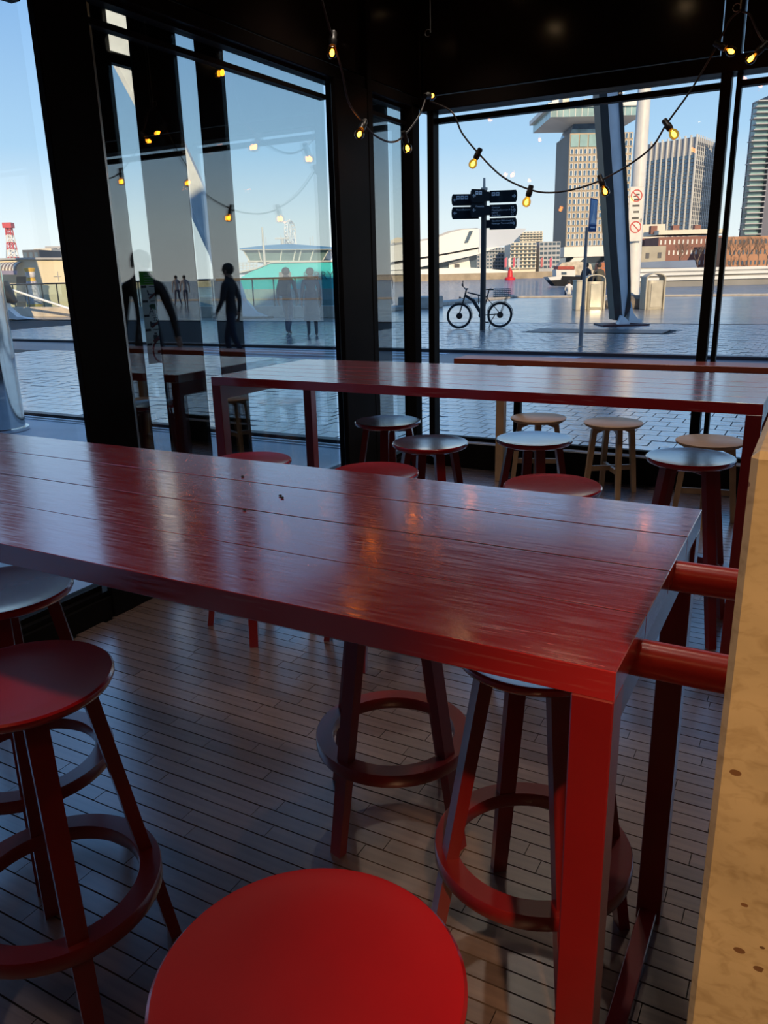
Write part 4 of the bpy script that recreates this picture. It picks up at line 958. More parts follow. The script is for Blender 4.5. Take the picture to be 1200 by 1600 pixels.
def win2(loc, ang, w, h):
    if 'b' not in ch: ch['b'] = MB().box(-w * .40, w * .40, -.15, .1, -h * .36, h * .36).mesh('window', DARKW)
    link('window', ch['b'], rt, loc, ang)
face(pm, pr, 5, 19, zb, H1 - 2, win2)
for p, q, n in ((pl, pm, 9), (pm, pr, 10)):
    d = Vector((q[0] - p[0], q[1] - p[1], 0)); ang = math.atan2(d.y, d.x)
    for k in range(n + 1):
        MB().box(-.35, .35, -1.0 if n == 9 else -.25, .2, 0, H1 + 1.2).build('rib', WFR, rt, (p[0] + d.x * k / n, p[1] + d.y * k / n, 0), ang)

# tower with stacked balconies at the right edge
bt, B2 = site('balcony_tower', 1190, 450, 'glass tower with stacked balcony slabs at the right edge', 'building')
xa, xm, xe = B2(1164, 300)[0], B2(1192, 300)[0], B2(1260, 300)[0]; zt, zb_ = B2(1180, 160)[1], 0
MB().box(xa + 2, xm, 0, 5, 0, zt).build('glass_core', LGL, bt); MB().box(xm, xe, -3, 24, 0, zt + 4).build('dark_flank', mat('slate_wall', (.10, .10, .13), .6, noise=(.1, .1)), bt)
for k in range(26): z = 14 + (zt - 14) * k / 25.0; x = xa + (0, .9, -.6, .4)[k % 4]; MB().box(x, xm + .2, -3.2, 2, z, z + .55).build('balcony_slab', GREYW, bt)

# brick buildings on the right bank
br1, _ = slab_block('brick_building', 1026, 1128, 368, 420, 262, 'long red brick building with white windows on the right bank', BRICK, WFR, 3, 14, 14, 0, 'brick buildings on the right bank', .34, .42)
MB().box(-11, 11, -.6, 14.5, CAMZ + 9.6, CAMZ + 10.9).build('roof_edge', CREAM, br1)
for k in range(3): MB().box(-12 + k * 7, -10 + k * 7, 4, 6, CAMZ + 10, CAMZ + 12.5).build('chimney', BRICK, br1)
slab_block('brick_building', 1128, 1215, 368, 420, 242, 'sunlit orange brick building right of the window mullion', BRICKO, DGL, 3, 12, 14, 0, 'brick buildings on the right bank', .36, .4)
slab_block('brick_building', 985, 1028, 372, 420, 282, 'dark red brick wing behind the concrete pavilion', BRICK, DGL, 3, 5, 10, 0, 'brick buildings on the right bank', .3, .3)
slab_block('cream_building', 996, 1040, 350, 376, 300, 'plain cream block rising behind the dark brick wing', CREAM, DGL, 1, 2, 14, 0, None, .05, .1)
pv, _ = slab_block('pavilion', 1001, 1041, 384, 414, 236, 'beige concrete pavilion with two dark vents on the right bank', mat('beige_concrete', (.34, .30, .23), .7, noise=(.3, .15)), DARKW, 1, 2, 10, 0, None, .3, .3)
slab_block('glass_pavilion', 978, 1001, 383, 414, 250, 'small glass pavilion left of the concrete one', GREYW, DGL, 3, 3, 8, 0, None, .85, .85)
# boats moored at the right: long white tour boat with blue-grey roof
tb, TB = site('tour_boat', 1100, 112, 'long white tour boat moored across the right window, blue-grey roof', 'boat', None, 0, -1.2)
TBW = mat('boat_white', (.60, .59, .56), .4, noise=(.3, .08)); TBG = mat('boat_grey', (.20, .19, .18), .6, noise=(.3, .15)); TBB = mat('boat_roof', (.12, .16, .24), .3, noise=(.2, .2))
def band(n, y0, y1, v0, v1, m, x0=970, x1=1290): p, q = TB(x0, y1), TB(x1, y0 - (x1 - 1100) * 0); MB().box(p[0], q[0], v0, v1, min(TB(1100, y1)[1], TB(1100, y0)[1]), max(TB(1100, y1)[1], TB(1100, y0)[1])).build(n, m, tb)
band('dark_hull', 437, 448, 0, 5, TBG); band('white_band', 432, 437, -.3, 5, TBW); band('grey_band', 429, 432, .0, 5, TBG); band('white_band', 425, 429, -.3, 5, TBW); band('grey_band', 422.5, 425, 0, 5, GREYW); band('white_rail', 418, 422.5, -.2, 5, TBW)
MB().prism([TB(975, 418), TB(1000, 410), TB(1060, 407), TB(1112, 405), TB(1116, 418)], 6, 11).build('blue_roof', TBB, tb)
# small working barge
bg_, G2 = site('barge', 895, 128, 'small dark-hulled barge with a white wheelhouse on the water', 'boat', None, 0, -1.2)
HULL = mat('barge_hull', (.012, .012, .014), .6, noise=(.5, .2), spec=.1)
m = MB(); m.prism([G2(856, 433), G2(868, 447), G2(960, 448), G2(960, 432), G2(905, 432), G2(878, 431)], 0, 3.6); m.build('hull', HULL, bg_)
m = MB(); m.prism([G2(856, 433), G2(878, 431), G2(876, 437), G2(860, 438)], -.06, 3.7); m.build('bow_rail', TBW, bg_)
m = MB(); m.prism([G2(870, 432), G2(870, 421), G2(900, 421), G2(900, 432)], .4, 3.2); m.build('wheelhouse', TBW, bg_)
m = MB(); m.prism([G2(878, 429), G2(878, 425), G2(886, 425), G2(886, 429)], .3, .4); m.build('window', DGL, bg_)
m = MB(); m.prism([G2(872, 421), G2(873, 416), G2(897, 416), G2(898, 421)], .2, 3.3); m.build('red_canvas', mat('red_canvas', (.34, .05, .03), .7, noise=(2, .2)), bg_)
m = MB(); m.prism([G2(874, 416), G2(880, 410), G2(905, 408), G2(925, 412), G2(930, 430), G2(900, 430), G2(899, 416)], .6, 3.0); m.build('cream_tarpaulin', mat('cream_tarp', (.5, .43, .33), .8, noise=(1.5, .3), bump=(2, .6, (1, 1, 1), .3)), bg_)
m = MB(); m.prism([G2(936, 430), G2(938, 412), G2(952, 408), G2(960, 412), G2(960, 430)], .6, 3.0); m.build('orange_cover', mat('orange_cover', (.42, .14, .06), .7, noise=(1.5, .2)), bg_)
# buoy, flags
bu, U2 = site('buoy', 797, 240, 'bright red harbour buoy floating before the far shore', 'buoy', None, 0, -1.2)
s_ = 240 / 1288.0; MB().lathe([(1e-6, -.3), (8 * s_, -.3), (8.5 * s_, .5), (7 * s_, 4 * s_), (4.2 * s_, 5 * s_), (3.6 * s_, 14 * s_), (1.5 * s_, 16 * s_), (1.2 * s_, 19 * s_), (1e-6, 19.2 * s_)], 24).build('body', mat('buoy_red', (.62, .03, .03), .45, noise=(.5, .08)), bu)
FC = ((.5, .10, .14), (.6, .58, .55), (.5, .08, .12), (.35, .38, .42), (.45, .12, .12), (.5, .1, .15))
for i, px in enumerate((792, 798, 804.5, 811, 848, 862)):
    f_, F2 = site('flag', px, 280, ('leftmost pink flag by the museum landing', 'second flag from the left, white, above the red buoy', 'third flag from the left, red, right of the buoy', 'fourth flag from the left, pale grey', 'red flag near the grey office block', 'rightmost flag, left of the tower legs')[i], 'flag', 'flags on the far bank', 0, .3)
    p = F2(px, 424); q = F2(px, 402); MB().tube((0, 0, 0), (0, 0, q[1]), .12, n=8).build('pole', WFR, f_)
    MB().prism([(-.15, q[1]), (-.9, q[1] - .4), (-.8, q[1] - 3.4), (-.12, q[1] - 3.0)], -.04, .04).build('cloth', mat('flag_cloth_%d' % i, FC[i], .7, noise=(1, .1)), f_)
# bare trees on the right bank
TWG = mat('bare_twigs', (.16, .11, .08), .9, noise=(1, .2))
for i, (px, h) in enumerate(((1060, 8), (1088, 7), (1140, 9), (1152, 10), (1166, 9), (1182, 10), (1196, 9))):
    t_, _ = site('bare_tree', px, 212 + 3 * i, ('bare tree before the red brick building, left one', 'bare tree before the red brick building, right one', 'bare tree nearest to the window mullion', 'bare tree second from the window mullion', 'bare tree third from the window mullion', 'bare tree second from the right edge', 'bare tree at the right edge')[i], 'tree', 'bare trees on the right bank', 0, .5)
    rr = random.Random(i); m = MB(); m.tube((0, 0, 0), (0, 0, h * .35), .16, .12, 6)
    def branch(p, d, L, r, n):
        e = p + d * L; m.tube(p, e, r, r * .6, 4, caps=False)
        if n:
            for _k in range(3): branch(p + d * L * rr.uniform(.5, 1), (d + Vector((rr.uniform(-.7, .7), rr.uniform(-.7, .7), rr.uniform(-.1, .5)))).normalized(), L * .68, r * .6, n - 1)
    for _k in range(5): branch(Vector((0, 0, h * rr.uniform(.22, .35))), Vector((rr.uniform(-.6, .6), rr.uniform(-.6, .6), 1)).normalized(), h * .28, .09, 3)
    m.build('branches', TWG, t_)

# ------------------------------------------------------------------ left: kiosk, crane, ferry, ferris wheel
MB().box(-60, -13.2, QY1 + .2, 60, -2, -.02).build('left_jetty', QST, g) if False else None
jt = MB().box(-80, -29, QY1 + .05, 52, -2.5, -.01).build('jetty', QST); struct(jt, 'pale jetty behind the left balustrade')
kk, K2 = site('kiosk', 60, 43, 'cream kiosk building with a striped round awning behind the balustrade', 'building')
KW = mat('kiosk_cream', (.62, .54, .38), .6, noise=(.5, .06))
def kp(n, pts, y0, y1, m, par=None): return MB().prism([K2(*p) for p in pts], y0, y1).build(n, m, par or kk)
kp('wall', [(-60, 500), (-60, 408), (10, 408), (40, 405), (150, 405), (150, 500)], 0, 6, KW)
kp('roof_edge', [(-60, 408), (-60, 405), (40, 402.5), (152, 402.5), (152, 405.5), (40, 405.5)], -.15, 6.1, GREYW)
kp('doorway', [(26, 482), (26, 432), (41, 432), (41, 482)], -.03, .05, DARKW)
aw = MB(); p0, p1 = K2(8, 424), K2(37, 409)
for k in range(12):
    x0 = p0[0] + (p1[0] - p0[0]) * k / 12; x1 = p0[0] + (p1[0] - p0[0]) * (k + 1) / 12
    ring = [(-1.1 * math.sin(t), p0[1] + (p1[1] - p0[1]) * math.cos(t)) for t in np.linspace(0, math.pi / 2, 7)]
    vs = [(x, y_, z) for x in (x0, x1) for y_, z in ring] + [(x, y_ * .93, z - .03) for x in (x0, x1) for y_, z in ring]
    aw.add(vs, [(i, i + 1, 8 + i, 7 + i) for i in range(6)] + [(14 + i, 21 + i, 22 + i, 15 + i) for i in range(6)], k % 2)
aw.build('awning', [mat('awning_cream', (.6, .55, .45), .7, noise=(1, .05)), mat('awning_brown', (.16, .11, .09), .7, noise=(1, .1))], kk)
kp('awning_board', [(6, 429), (6, 423), (41, 423), (41, 429)], -1.15, -1.05, mat('violet_board', (.22, .20, .30), .6, noise=(1, .1)))
cm = MB(); q0, q1, q2, q3 = K2(84, 432), K2(96, 432), K2(90, 424), K2(90, 440); cm.box(q0[0], q1[0], -.03, 0, q0[1] - .015, q0[1] + .015).box(q2[0] - .015, q2[0] + .015, -.035, 0, q3[1], q2[1]); cm.build('cross_mark', GREYW, kk)
for k, (xx, zz_) in enumerate(((52, 3.2), (66, 3.4))): pass
# painted totem in front of the kiosk
tt, TT = site('painted_totem', 47.5, 40.5, 'painted totem figure with a yellow crown in front of the kiosk', 'statue')
s_ = 40.5 / 31.2; zb_ = 0.0
Y1 = mat('totem_yellow', (.62, .36, .03), .6, noise=(3, .1)); W1 = mat('totem_white', (.58, .54, .52), .6, noise=(6, .35)); P1 = mat('totem_patterned', (.42, .38, .42), .7, noise=(9, .5))
hz = TT(47, 419)[1]
MB().lathe([(r_ * s_, z_) for r_, z_ in [(.30, 0), (.30, .05), (.29, hz * .22)]], 20).build('base', Y1, tt)
MB().lathe([(r_ * s_, z_) for r_, z_ in [(.285, hz * .22), (.24, hz * .48), (.18, hz * .72)]], 20).build('robe', P1, tt)
MB().lathe([(r_ * s_, z_) for r_, z_ in [(.175, hz * .72), (.15, hz * .78), (.17, hz * .80)]], 20).build('collar', Y1, tt)
MB().lathe([(r_ * s_, z_) for r_, z_ in [(.14, hz * .80), (.175, hz * .86), (.165, hz * .92)]], 20).build('face', W1, tt)
MB().lathe([(r_ * s_, z_) for r_, z_ in [(.165, hz * .92), (.215, hz), (.12, hz + .02), (1e-6, hz + .03)]], 20).build('crown', Y1, tt)
# red and white lattice crane
cn, C2 = site('harbour_crane', 25, 420, 'red and white banded lattice crane tower above the kiosk', 'crane', None, 0, .3)
zt = C2(24, 356)[1]; NB = 8; CRR = mat('crane_red', (.45, .05, .06), .5, noise=(.5, .05))
for k in range(NB):
    z0, z1 = zt * (k + 0) / NB, zt * (k + 1) / NB; w0 = 2.6 - 1.5 * k / NB; w1 = 2.6 - 1.5 * (k + 1) / NB; m = MB()
    for sx_ in (-1, 1):
        for sy_ in (-1, 1): m.tube((sx_ * w0, sy_ * w0, z0), (sx_ * w1, sy_ * w1, z1), .32, n=5)
    for sy_ in (-1, 1): m.tube((-w0, sy_ * w0, z0), (w1, sy_ * w1, z1), .22, n=5).tube((w0, sy_ * w0, z0), (-w1, sy_ * w1, z1), .22, n=5).tube((-w1, sy_ * w1, z1), (w1, sy_ * w1, z1), .25, n=5)
    m.build('lattice_section', CRR if k % 2 else WFR, cn)
MB().box(-2.2, 2.2, -2, 2, zt, zt + 2.5).build('crane_head', CRR, cn)
MB().tube((-1, 0, zt), (-5.5, 0, 2), .16, n=5).build('stay', DARKW, cn)
slab_block('apartment_block', 42, 60, 390, 440, 260, 'dark round-topped building behind the kiosk', DARKW, DGL, 3, 3, group='buildings behind the kiosk')
slab_block('apartment_block', 60, 80, 388, 440, 284, 'pale sunlit building behind the kiosk', CREAM, DGL, 3, 3, group='buildings behind the kiosk')
slab_block('apartment_block', 78, 112, 384, 440, 308, 'grey tall building behind the kiosk beside the black post', GREYW, DGL, 4, 4, group='buildings behind the kiosk')

# ferry
fy, F2 = site('ferry', 455, 46, 'turquoise and white harbour ferry with a glazed bridge at the left quay', 'ferry', None, 0, -1.2)
TEAL = mat('ferry_turquoise', (.04, .62, .62), .45, noise=(.4, .05)); FBL = mat('ferry_blue_roof', (.05, .22, .48), .45, noise=(.4, .08)); FWH = mat('ferry_white', (.62, .60, .54), .45, noise=(.4, .05)); FGL = mat('ferry_glass', (.16, .24, .24), .1, noise=(.5, .3), spec=.8)
def fp(n, pts, y0, y1, m, par=None): return MB().prism([F2(*p) for p in pts], y0, y1).build(n, m, par or fy)
fp('hull', [(372, 470), (377, 433), (400, 420), (424, 410), (440, 408), (580, 406), (580, 470)], 0, 14, TEAL)
fp('lower_hull', [(366, 485), (372, 452), (580, 450), (580, 485)], -.15, 14.1, mat('ferry_grey_hull', (.40, .50, .48), .5, noise=(.5, .1)))
fp('deck', [(365, 426), (400, 419), (424, 409), (580, 405), (580, 408), (424, 411), (400, 421), (365, 429)], -.1, 14, FWH)
fp('bridge_glass', [(374, 390), (384, 407), (502, 407), (512, 388)], 1.2, 8, FGL)
fp('bridge_roof', [(370, 390), (370, 387), (415, 382), (450, 380), (516, 385), (516, 389)], .9, 8.4, FBL)
fp('roof_trim', [(370, 390), (370, 389), (516, 388), (516, 389.5)], .8, 8.5, FWH)
for x0, x1 in ((374, 385), (399, 404), (437, 434), (459, 455), (468, 464), (488, 482), (512, 502)):
    fp('bridge_mullion', [(x0 - .9, 389), (x0 + .9, 389), (x1 + .9, 407), (x1 - .9, 407)], 1.05, 1.2, FWH)
fp('bridge_sill', [(382, 409), (382, 406.5), (504, 406.5), (504, 409)], 1.0, 8, FWH)
p, q = F2(412, 420), F2(411, 354); MB().tube((p[0], .6, p[1]), (p[0] - .02, .6, q[1]), .09, .05, 10).build('mast', FWH, fy)
p, q = F2(432, 382), F2(432, 370); MB().tube((p[0], 3, p[1]), (p[0], 3, q[1]), .10, n=8).box(p[0] - .42, p[0] + .42, 2.9, 3.1, q[1], q[1] + .08).build('radar', FWH, fy)
for x0, y0 in ((401, 365), (427, 362), (476, 366), (481, 364), (396, 374)): p, q = F2(x0, 386), F2(x0, y0); MB().tube((p[0], 4, p[1]), (p[0], 4, q[1]), .02, n=6).build('antenna', FWH, fy)
rl = MB()
for yy in (411, 415, 419): p, q = F2(368, yy), F2(402, yy - 1); rl.tube((p[0], .2, p[1]), (q[0], .2, q[1]), .02, n=6)
for k in range(7): p, q = F2(368 + k * 5.4, 422 - k * .3), F2(368 + k * 5.4, 410); rl.tube((p[0], .2, p[1]), (q[0], .2, q[1]), .02, n=6)
rl.build('deck_rail', FWH, fy)
fp('loading_door', [(436, 438), (436, 425), (455, 425), (455, 438)], -.06, 0, TBG)
tx = MB(); p = F2(474, 437); text_mesh('FERRY', .62, Matrix.Translation((p[0], -.05, p[1])) @ UP, tx, 0, .01); p = F2(471, 423); text_mesh('veerdienst', .15, Matrix.Translation((p[0], -.05, p[1])) @ UP, tx, 0, .01) if False else None
tx.build('lettering', mat('ferry_letter', (.04, .22, .26), .5, noise=(2, .05)), fy)
# distant ferris wheel, seen nearly edge on
fw, W2 = site('ferris_wheel', 457, 620, 'distant white ferris wheel standing behind the ferry', 'ferris wheel', None, math.radians(74))
c_ = W2(457, 363)[1]; R_ = (W2(457, 345)[1] - c_); WFW = mat('wheel_white', (.75, .75, .74), .5, noise=(.1, .05)); m = MB()
for yy in (-1.2, 1.2): m.path([(R_ * math.cos(t), yy, c_ + R_ * math.sin(t)) for t in np.linspace(0, 2 * math.pi, 40, endpoint=False)], .35, 5, closed=True)
m.build('rim', WFW, fw); m = MB()
for k in range(16): t = 2 * math.pi * k / 16; m.tube((0, 0, c_), (R_ * math.cos(t), 0, c_ + R_ * math.sin(t)), .16, n=4)
m.build('spokes', WFW, fw)
for k in range(20): t = 2 * math.pi * k / 20; MB().ball((R_ * 1.05 * math.cos(t), 0, c_ + R_ * 1.05 * math.sin(t)), .75, 8).build('cabin', WFW, fw)
MB().tube((0, -3, c_), (4, -8, 0), .4, n=6).tube((0, -3, c_), (-4, -8, 0), .4, n=6).tube((0, 3, c_), (4, 8, 0), .4, n=6).tube((0, 3, c_), (-4, 8, 0), .4, n=6).build('supports', WFW, fw)

# ================================================================== outer glass leaf with the rules sticker
dr = empty('door_1', (-3.16, 3.1, 0)); struct(dr, 'outer glass door leaf carrying a rules sticker')
MB().box(-.006, .006, -.16, .32, .05, 2.5).build('pane', GLASSR, dr)
MB().box(-.02, .02, -.19, -.161, .0, 2.55).box(-.02, .02, .321, .35, .0, 2.55).box(-.02, .02, -.19, .35, 2.5, 2.55).box(-.02, .02, -.19, .35, 0, .05).build('door_frame', BLACK, dr)
# sticker plane: seen from inside (+x side), left = small y
def on_plane(px, py, x0=-3.15): r = ray(px, py); t = x0 / r[0]; return (r[1] * t, CAMZ + r[2] * t)
yl, zt_ = on_plane(217, 424); _, zb2 = on_plane(230, 570); yr = yl + .37
st = empty('rules_sticker', (-3.152, yl, zb2)); tag(st, 'grey rules sticker with a green header and pictograms on the outer door glass', 'sticker')
SW, SH = yr - yl, zt_ - zb2
PAP = mat('sticker_paper', (.75, .71, .64), .6, noise=(5, .06)); GRN = mat('sticker_green', (.18, .50, .10), .6, noise=(5, .06)); SRD = mat('sticker_red', (.35, .05, .06), .6, noise=(5, .05)); SBK = mat('sticker_ink', (.06, .06, .08), .6, noise=(5, .05)); SPU = mat('sticker_violet', (.10, .08, .20), .6, noise=(5, .05)); SWH = mat('sticker_print_white', (.6, .62, .58), .6, noise=(5, .03))
def quad(m, y0, y1, z0, z1, d, mi): m.box(0, d, y0 * SW, y1 * SW, z0 * SH, z1 * SH, mi)
for mm_ in (PAP, GRN):
    t_ = mm_.node_tree; b0 = t_.nodes['Principled BSDF']; o_ = [n for n in t_.nodes if n.type == 'OUTPUT_MATERIAL'][0]
    tl_ = t_.nodes.new('ShaderNodeBsdfTranslucent'); mx_ = t_.nodes.new('ShaderNodeMixShader'); mx_.inputs[0].default_value = .6
    t_.links.new(b0.inputs['Base Color'].links[0].from_socket, tl_.inputs[0]); t_.links.new(b0.outputs[0], mx_.inputs[1]); t_.links.new(tl_.outputs[0], mx_.inputs[2]); t_.links.new(mx_.outputs[0], o_.inputs['Surface'])
m = MB(); quad(m, 0, 1, 0, .855, .0012, 0); m.build('paper', PAP, st)
m = MB(); quad(m, 0, 1, .856, 1, .0012, 0); hdp = m.build('green_header', GRN, st)
m = MB()
for k, (w_, z) in enumerate(((.75, .955), (.55, .93), (.62, .90), (.45, .875))): quad(m, .08, .08 + w_, z, z + .008, .0018, 0)
m.build('header_lines', SWH, hdp)
CS = .5; RH = .155
def cell(c, r): return (c * CS + .06, .855 - (r + 1) * RH)
def line(m, y0, z0, y1, z1, w, mi):
    p, q = Vector((0, y0 * SW, z0 * SH)), Vector((0, y1 * SW, z1 * SH)); d = (q - p).normalized(); n = Vector((0, -d.z, d.y)) * w
    vs = [p - n, q - n, q + n, p + n]; m.add([(.0018, v.y, v.z) for v in vs] + [(.0002, v.y, v.z) for v in vs], [(0, 1, 2, 3), (7, 6, 5, 4), (0, 4, 5, 1), (1, 5, 6, 2), (2, 6, 7, 3), (3, 7, 4, 0)], mi)
pic = MB()
for c in range(2):
    for r in range(5):
        y0, z0 = cell(c, r); quad(pic, y0 - .05, y0 + .05, z0 + .125, z0 + .15, .0016, 1); quad(pic, y0 + .1, y0 + .36, z0 + .135, z0 + .142, .0016, 1)
def slash(c, r): y0, z0 = cell(c, r); line(pic, y0 + .08, z0 + .01, y0 + .34, z0 + .115, .006, 0)
y0, z0 = cell(0, 0); quad(pic, y0 + .06, y0 + .36, z0 + .045, z0 + .06, .0016, 2); line(pic, y0 + .08, z0 + .06, y0 + .06, z0 + .1, .004, 1); slash(0, 0)
y0, z0 = cell(1, 0); quad(pic, y0 + .08, y0 + .34, z0 + .02, z0 + .05, .0016, 2); quad(pic, y0 + .16, y0 + .24, z0 + .05, z0 + .10, .0016, 2)
y0, z0 = cell(0, 1)
hp = [(.21 + .16 * (16 * math.sin(t) ** 3) / 17, .075 + .045 * (13 * math.cos(t) - 5 * math.cos(2 * t) - 2 * math.cos(3 * t) - math.cos(4 * t)) / 17) for t in np.linspace(0, 2 * math.pi, 22, endpoint=False)]
pic.add([(.0016, (y0 + a) * SW, (z0 + b) * SH) for a, b in hp], [tuple(range(22))], 3)
line(pic, y0 + .21, z0 + .095, y0 + .20, z0 + .05, .003, 4)
text_mesh('A E D', .052, Matrix.Translation((.0018, (y0 + .05) * SW, (z0 - .002) * SH)) @ Matrix(((0, 0, 1, 0), (1, 0, 0, 0), (0, 1, 0, 0), (0, 0, 0, 1))), pic, 1)
y0, z0 = cell(1, 1); pic.add([(.0016, (y0 + .21) * SW + .05 * math.cos(t), (z0 + .07) * SH + .05 * math.sin(t)) for t in np.linspace(0, 2 * math.pi, 20, endpoint=False)], [tuple(range(20))], 2)
y0, z0 = cell(0, 2); quad(pic, y0 + .06, y0 + .40, z0 + .03, z0 + .06, .0016, 2); quad(pic, y0 + .05, y0 + .08, z0 + .01, z0 + .075, .0016, 1); quad(pic, y0 + .38, y0 + .41, z0 + .01, z0 + .06, .0016, 1)
text_mesh('zzz', .04, Matrix.Translation((.0018, (y0 + .12) * SW, (z0 + .075) * SH)) @ Matrix(((0, 0, 1, 0), (1, 0, 0, 0), (0, 1, 0, 0), (0, 0, 0, 1))), pic, 1); slash(0, 2)
y0, z0 = cell(1, 2)
for cc in (.1, .32): pic.path([(.001, (y0 + cc) * SW + .028 * math.cos(t), (z0 + .045) * SH + .028 * math.sin(t)) for t in np.linspace(0, 2 * math.pi, 16, endpoint=False)], .003, 4, 1, True)
line(pic, y0 + .1, z0 + .045, y0 + .18, z0 + .09, .003, 1); line(pic, y0 + .18, z0 + .085, y0 + .32, z0 + .045, .003, 1); slash(1, 2)
y0, z0 = cell(0, 3); quad(pic, y0 + .09, y0 + .17, z0 + .03, z0 + .08, .0016, 1); quad(pic, y0 + .11, y0 + .16, z0 + .085, z0 + .105, .0016, 1); quad(pic, y0 + .2, y0 + .4, z0 + .03, z0 + .04, .0016, 1); quad(pic, y0 + .36, y0 + .39, z0 + .0, z0 + .04, .0016, 1); slash(0, 3)
y0, z0 = cell(1, 3); quad(pic, y0 + .05, y0 + .36, z0 + .045, z0 + .055, .0016, 1); quad(pic, y0 + .05, y0 + .08, z0 + .01, z0 + .09, .0016, 1)
y0, z0 = cell(0, 4); pic.path([(.001, (y0 + .22) * SW + .062 * math.cos(t), (z0 + .055) * SH + .062 * math.sin(t)) for t in np.linspace(0, 2 * math.pi, 28, endpoint=False)], .006, 5, 0, True); quad(pic, y0 + .14, y0 + .26, z0 + .03, z0 + .06, .0016, 1); quad(pic, y0 + .24, y0 + .33, z0 + .05, z0 + .075, .0016, 1)
pic.build('pictograms', [SRD, SBK, SPU, mat('sticker_heart', (.08, .35, .12), .6, noise=(5, .05)), SWH], st)

# ================================================================== people
def person(name, label, loc, heading, H, pose, cols, hair=True, group=None, long_coat=None, pack=None, cap=None):
    """one skinned body; pose: dict of joint offsets; faces local -y"""
    s = H / 1.75; P = {}
    J = dict(pelvis=(0, 0, .95), waist=(0, .005, 1.10), chest=(0, 0, 1.30), uchest=(0, .0, 1.42), neck=(0, .005, 1.52), head=(0, -.01, 1.60), crown=(0, -.005, 1.69), nose=(0, -.105, 1.615))
    for sd, sg in (('l', 1), ('r', -1)):
        J['sh' + sd] = (sg * .175, .0, 1.42); J['el' + sd] = (sg * .23, .02, 1.14); J['wr' + sd] = (sg * .25, -.05, .90); J['pa' + sd] = (sg * .25, -.07, .83)
        J['hip' + sd] = (sg * .09, 0, .90); J['kn' + sd] = (sg * .10, -.015, .50); J['an' + sd] = (sg * .10, .02, .09); J['to' + sd] = (sg * .115, -.14, .035)
    J.update(pose)
    R_ = dict(pelvis=.145, waist=.13, chest=.15, uchest=.13, neck=.056, head=.092, crown=.078, nose=.018)
    for sd in 'lr': R_.update({'sh' + sd: .068, 'el' + sd: .048, 'wr' + sd: .034, 'pa' + sd: .034, 'hip' + sd: .095, 'kn' + sd: .062, 'an' + sd: .044, 'to' + sd: .036})
    Ed = [('pelvis', 'waist'), ('waist', 'chest'), ('chest', 'uchest'), ('uchest', 'neck'), ('neck', 'head'), ('head', 'crown'), ('head', 'nose')]
    for sd in 'lr':
        Ed += [('uchest', 'sh' + sd), ('sh' + sd, 'el' + sd), ('el' + sd, 'wr' + sd), ('wr' + sd, 'pa' + sd), ('pelvis', 'hip' + sd), ('hip' + sd, 'kn' + sd), ('kn' + sd, 'an' + sd), ('an' + sd, 'to' + sd)]
        w, p = Vector(J['wr' + sd]), Vector(J['pa' + sd]); d = (p - w).normalized(); side = Vector((0, -1, 0)) - d * d.dot(Vector((0, -1, 0))); side.normalize()
        for k in range(4):
            a = p + side * (.028 - .018 * k) + d * .022; L = (.035, .042, .040, .030)[k]; bend = Vector((-.012 if sd == 'l' else .012, 0, 0))
            n1, n2 = 'f%s%da' % (sd, k), 'f%s%db' % (sd, k); J[n1] = tuple(a + d * L * .9 + bend); J[n2] = tuple(a + d * L * 1.7 + bend * 2.6); R_[n1] = .0105; R_[n2] = .0085
            Ed += [('pa' + sd, n1), (n1, n2)]
        n1, n2 = 'th%sa' % sd, 'th%sb' % sd; J[n1] = tuple(p * .5 + w * .5 + side * .045); J[n2] = tuple(p + side * .058 + d * .012); R_[n1] = .012; R_[n2] = .010
        Ed += [('wr' + sd, n1), (n1, n2)]
    names = list(J); idx = {n: i for i, n in enumerate(names)}
    me = bpy.data.meshes.new('body'); me.from_pydata([tuple(v * s for v in J[n]) for n in names], [(idx[a], idx[b]) for a, b in Ed], [])
    ob = bpy.data.objects.new('body_tmp', me); col.objects.link(ob)
    md = ob.modifiers.new('skin', 'SKIN'); md.use_smooth_shade = True; md.branch_smoothing = .6
    lay = me.skin_vertices[0].data
    for n in names: lay[idx[n]].radius = (R_[n] * s, R_[n] * s * (.78 if n in ('chest', 'waist', 'uchest', 'pelvis') else 1)); lay[idx[n]].use_root = (n == 'pelvis')
    sb_ = ob.modifiers.new('sub', 'SUBSURF'); sb_.levels = 1; sb_.render_levels = 1
    dg = bpy.context.evaluated_depsgraph_get(); dg.update(); bm_ = bpy.data.meshes.new_from_object(ob.evaluated_get(dg)); bpy.data.objects.remove(ob)
    bm_.name = 'body'; bm_.materials.clear()
    mats = [mat('skin_tone', (.38, .22, .15), .5, noise=(8, .05)), mat('cloth_top_%s' % label[:18], cols[0], .8, noise=(8, .12)), mat('cloth_leg_%s' % label[:18], cols[1], .8, noise=(8, .12)), mat('shoe_%s' % label[:18], cols[2], .6, noise=(8, .1))]
    for mt in mats: bm_.materials.append(mt)
    hands = [Vector(J['wr' + sd]) * s for sd in 'lr']; neckz = J['neck'][2] * s
    for f in bm_.polygons:
        c = f.center
        nearhand = min((c - (Vector(J['pa' + sd]) * s)).length for sd in 'lr') < .11 * s
        low = min(J['anl'][2], J['anr'][2]) * s
        sitting = J['pelvis'][2] < .5
        f.material_index = (0 if (nearhand or c.z > neckz) else 1 if (c.y > -.24 * s and c.z > .13 * s) else 3 if c.z < .10 * s else 2) if sitting else 0 if (nearhand or c.z > neckz) else 3 if c.z < max(.10 * s, 0) else 2 if c.z < .93 * s else 1
        f.use_smooth = True
    r = empty('person', loc, heading); tag(r, label, 'person', group)
    bo = link('body', bm_, r)
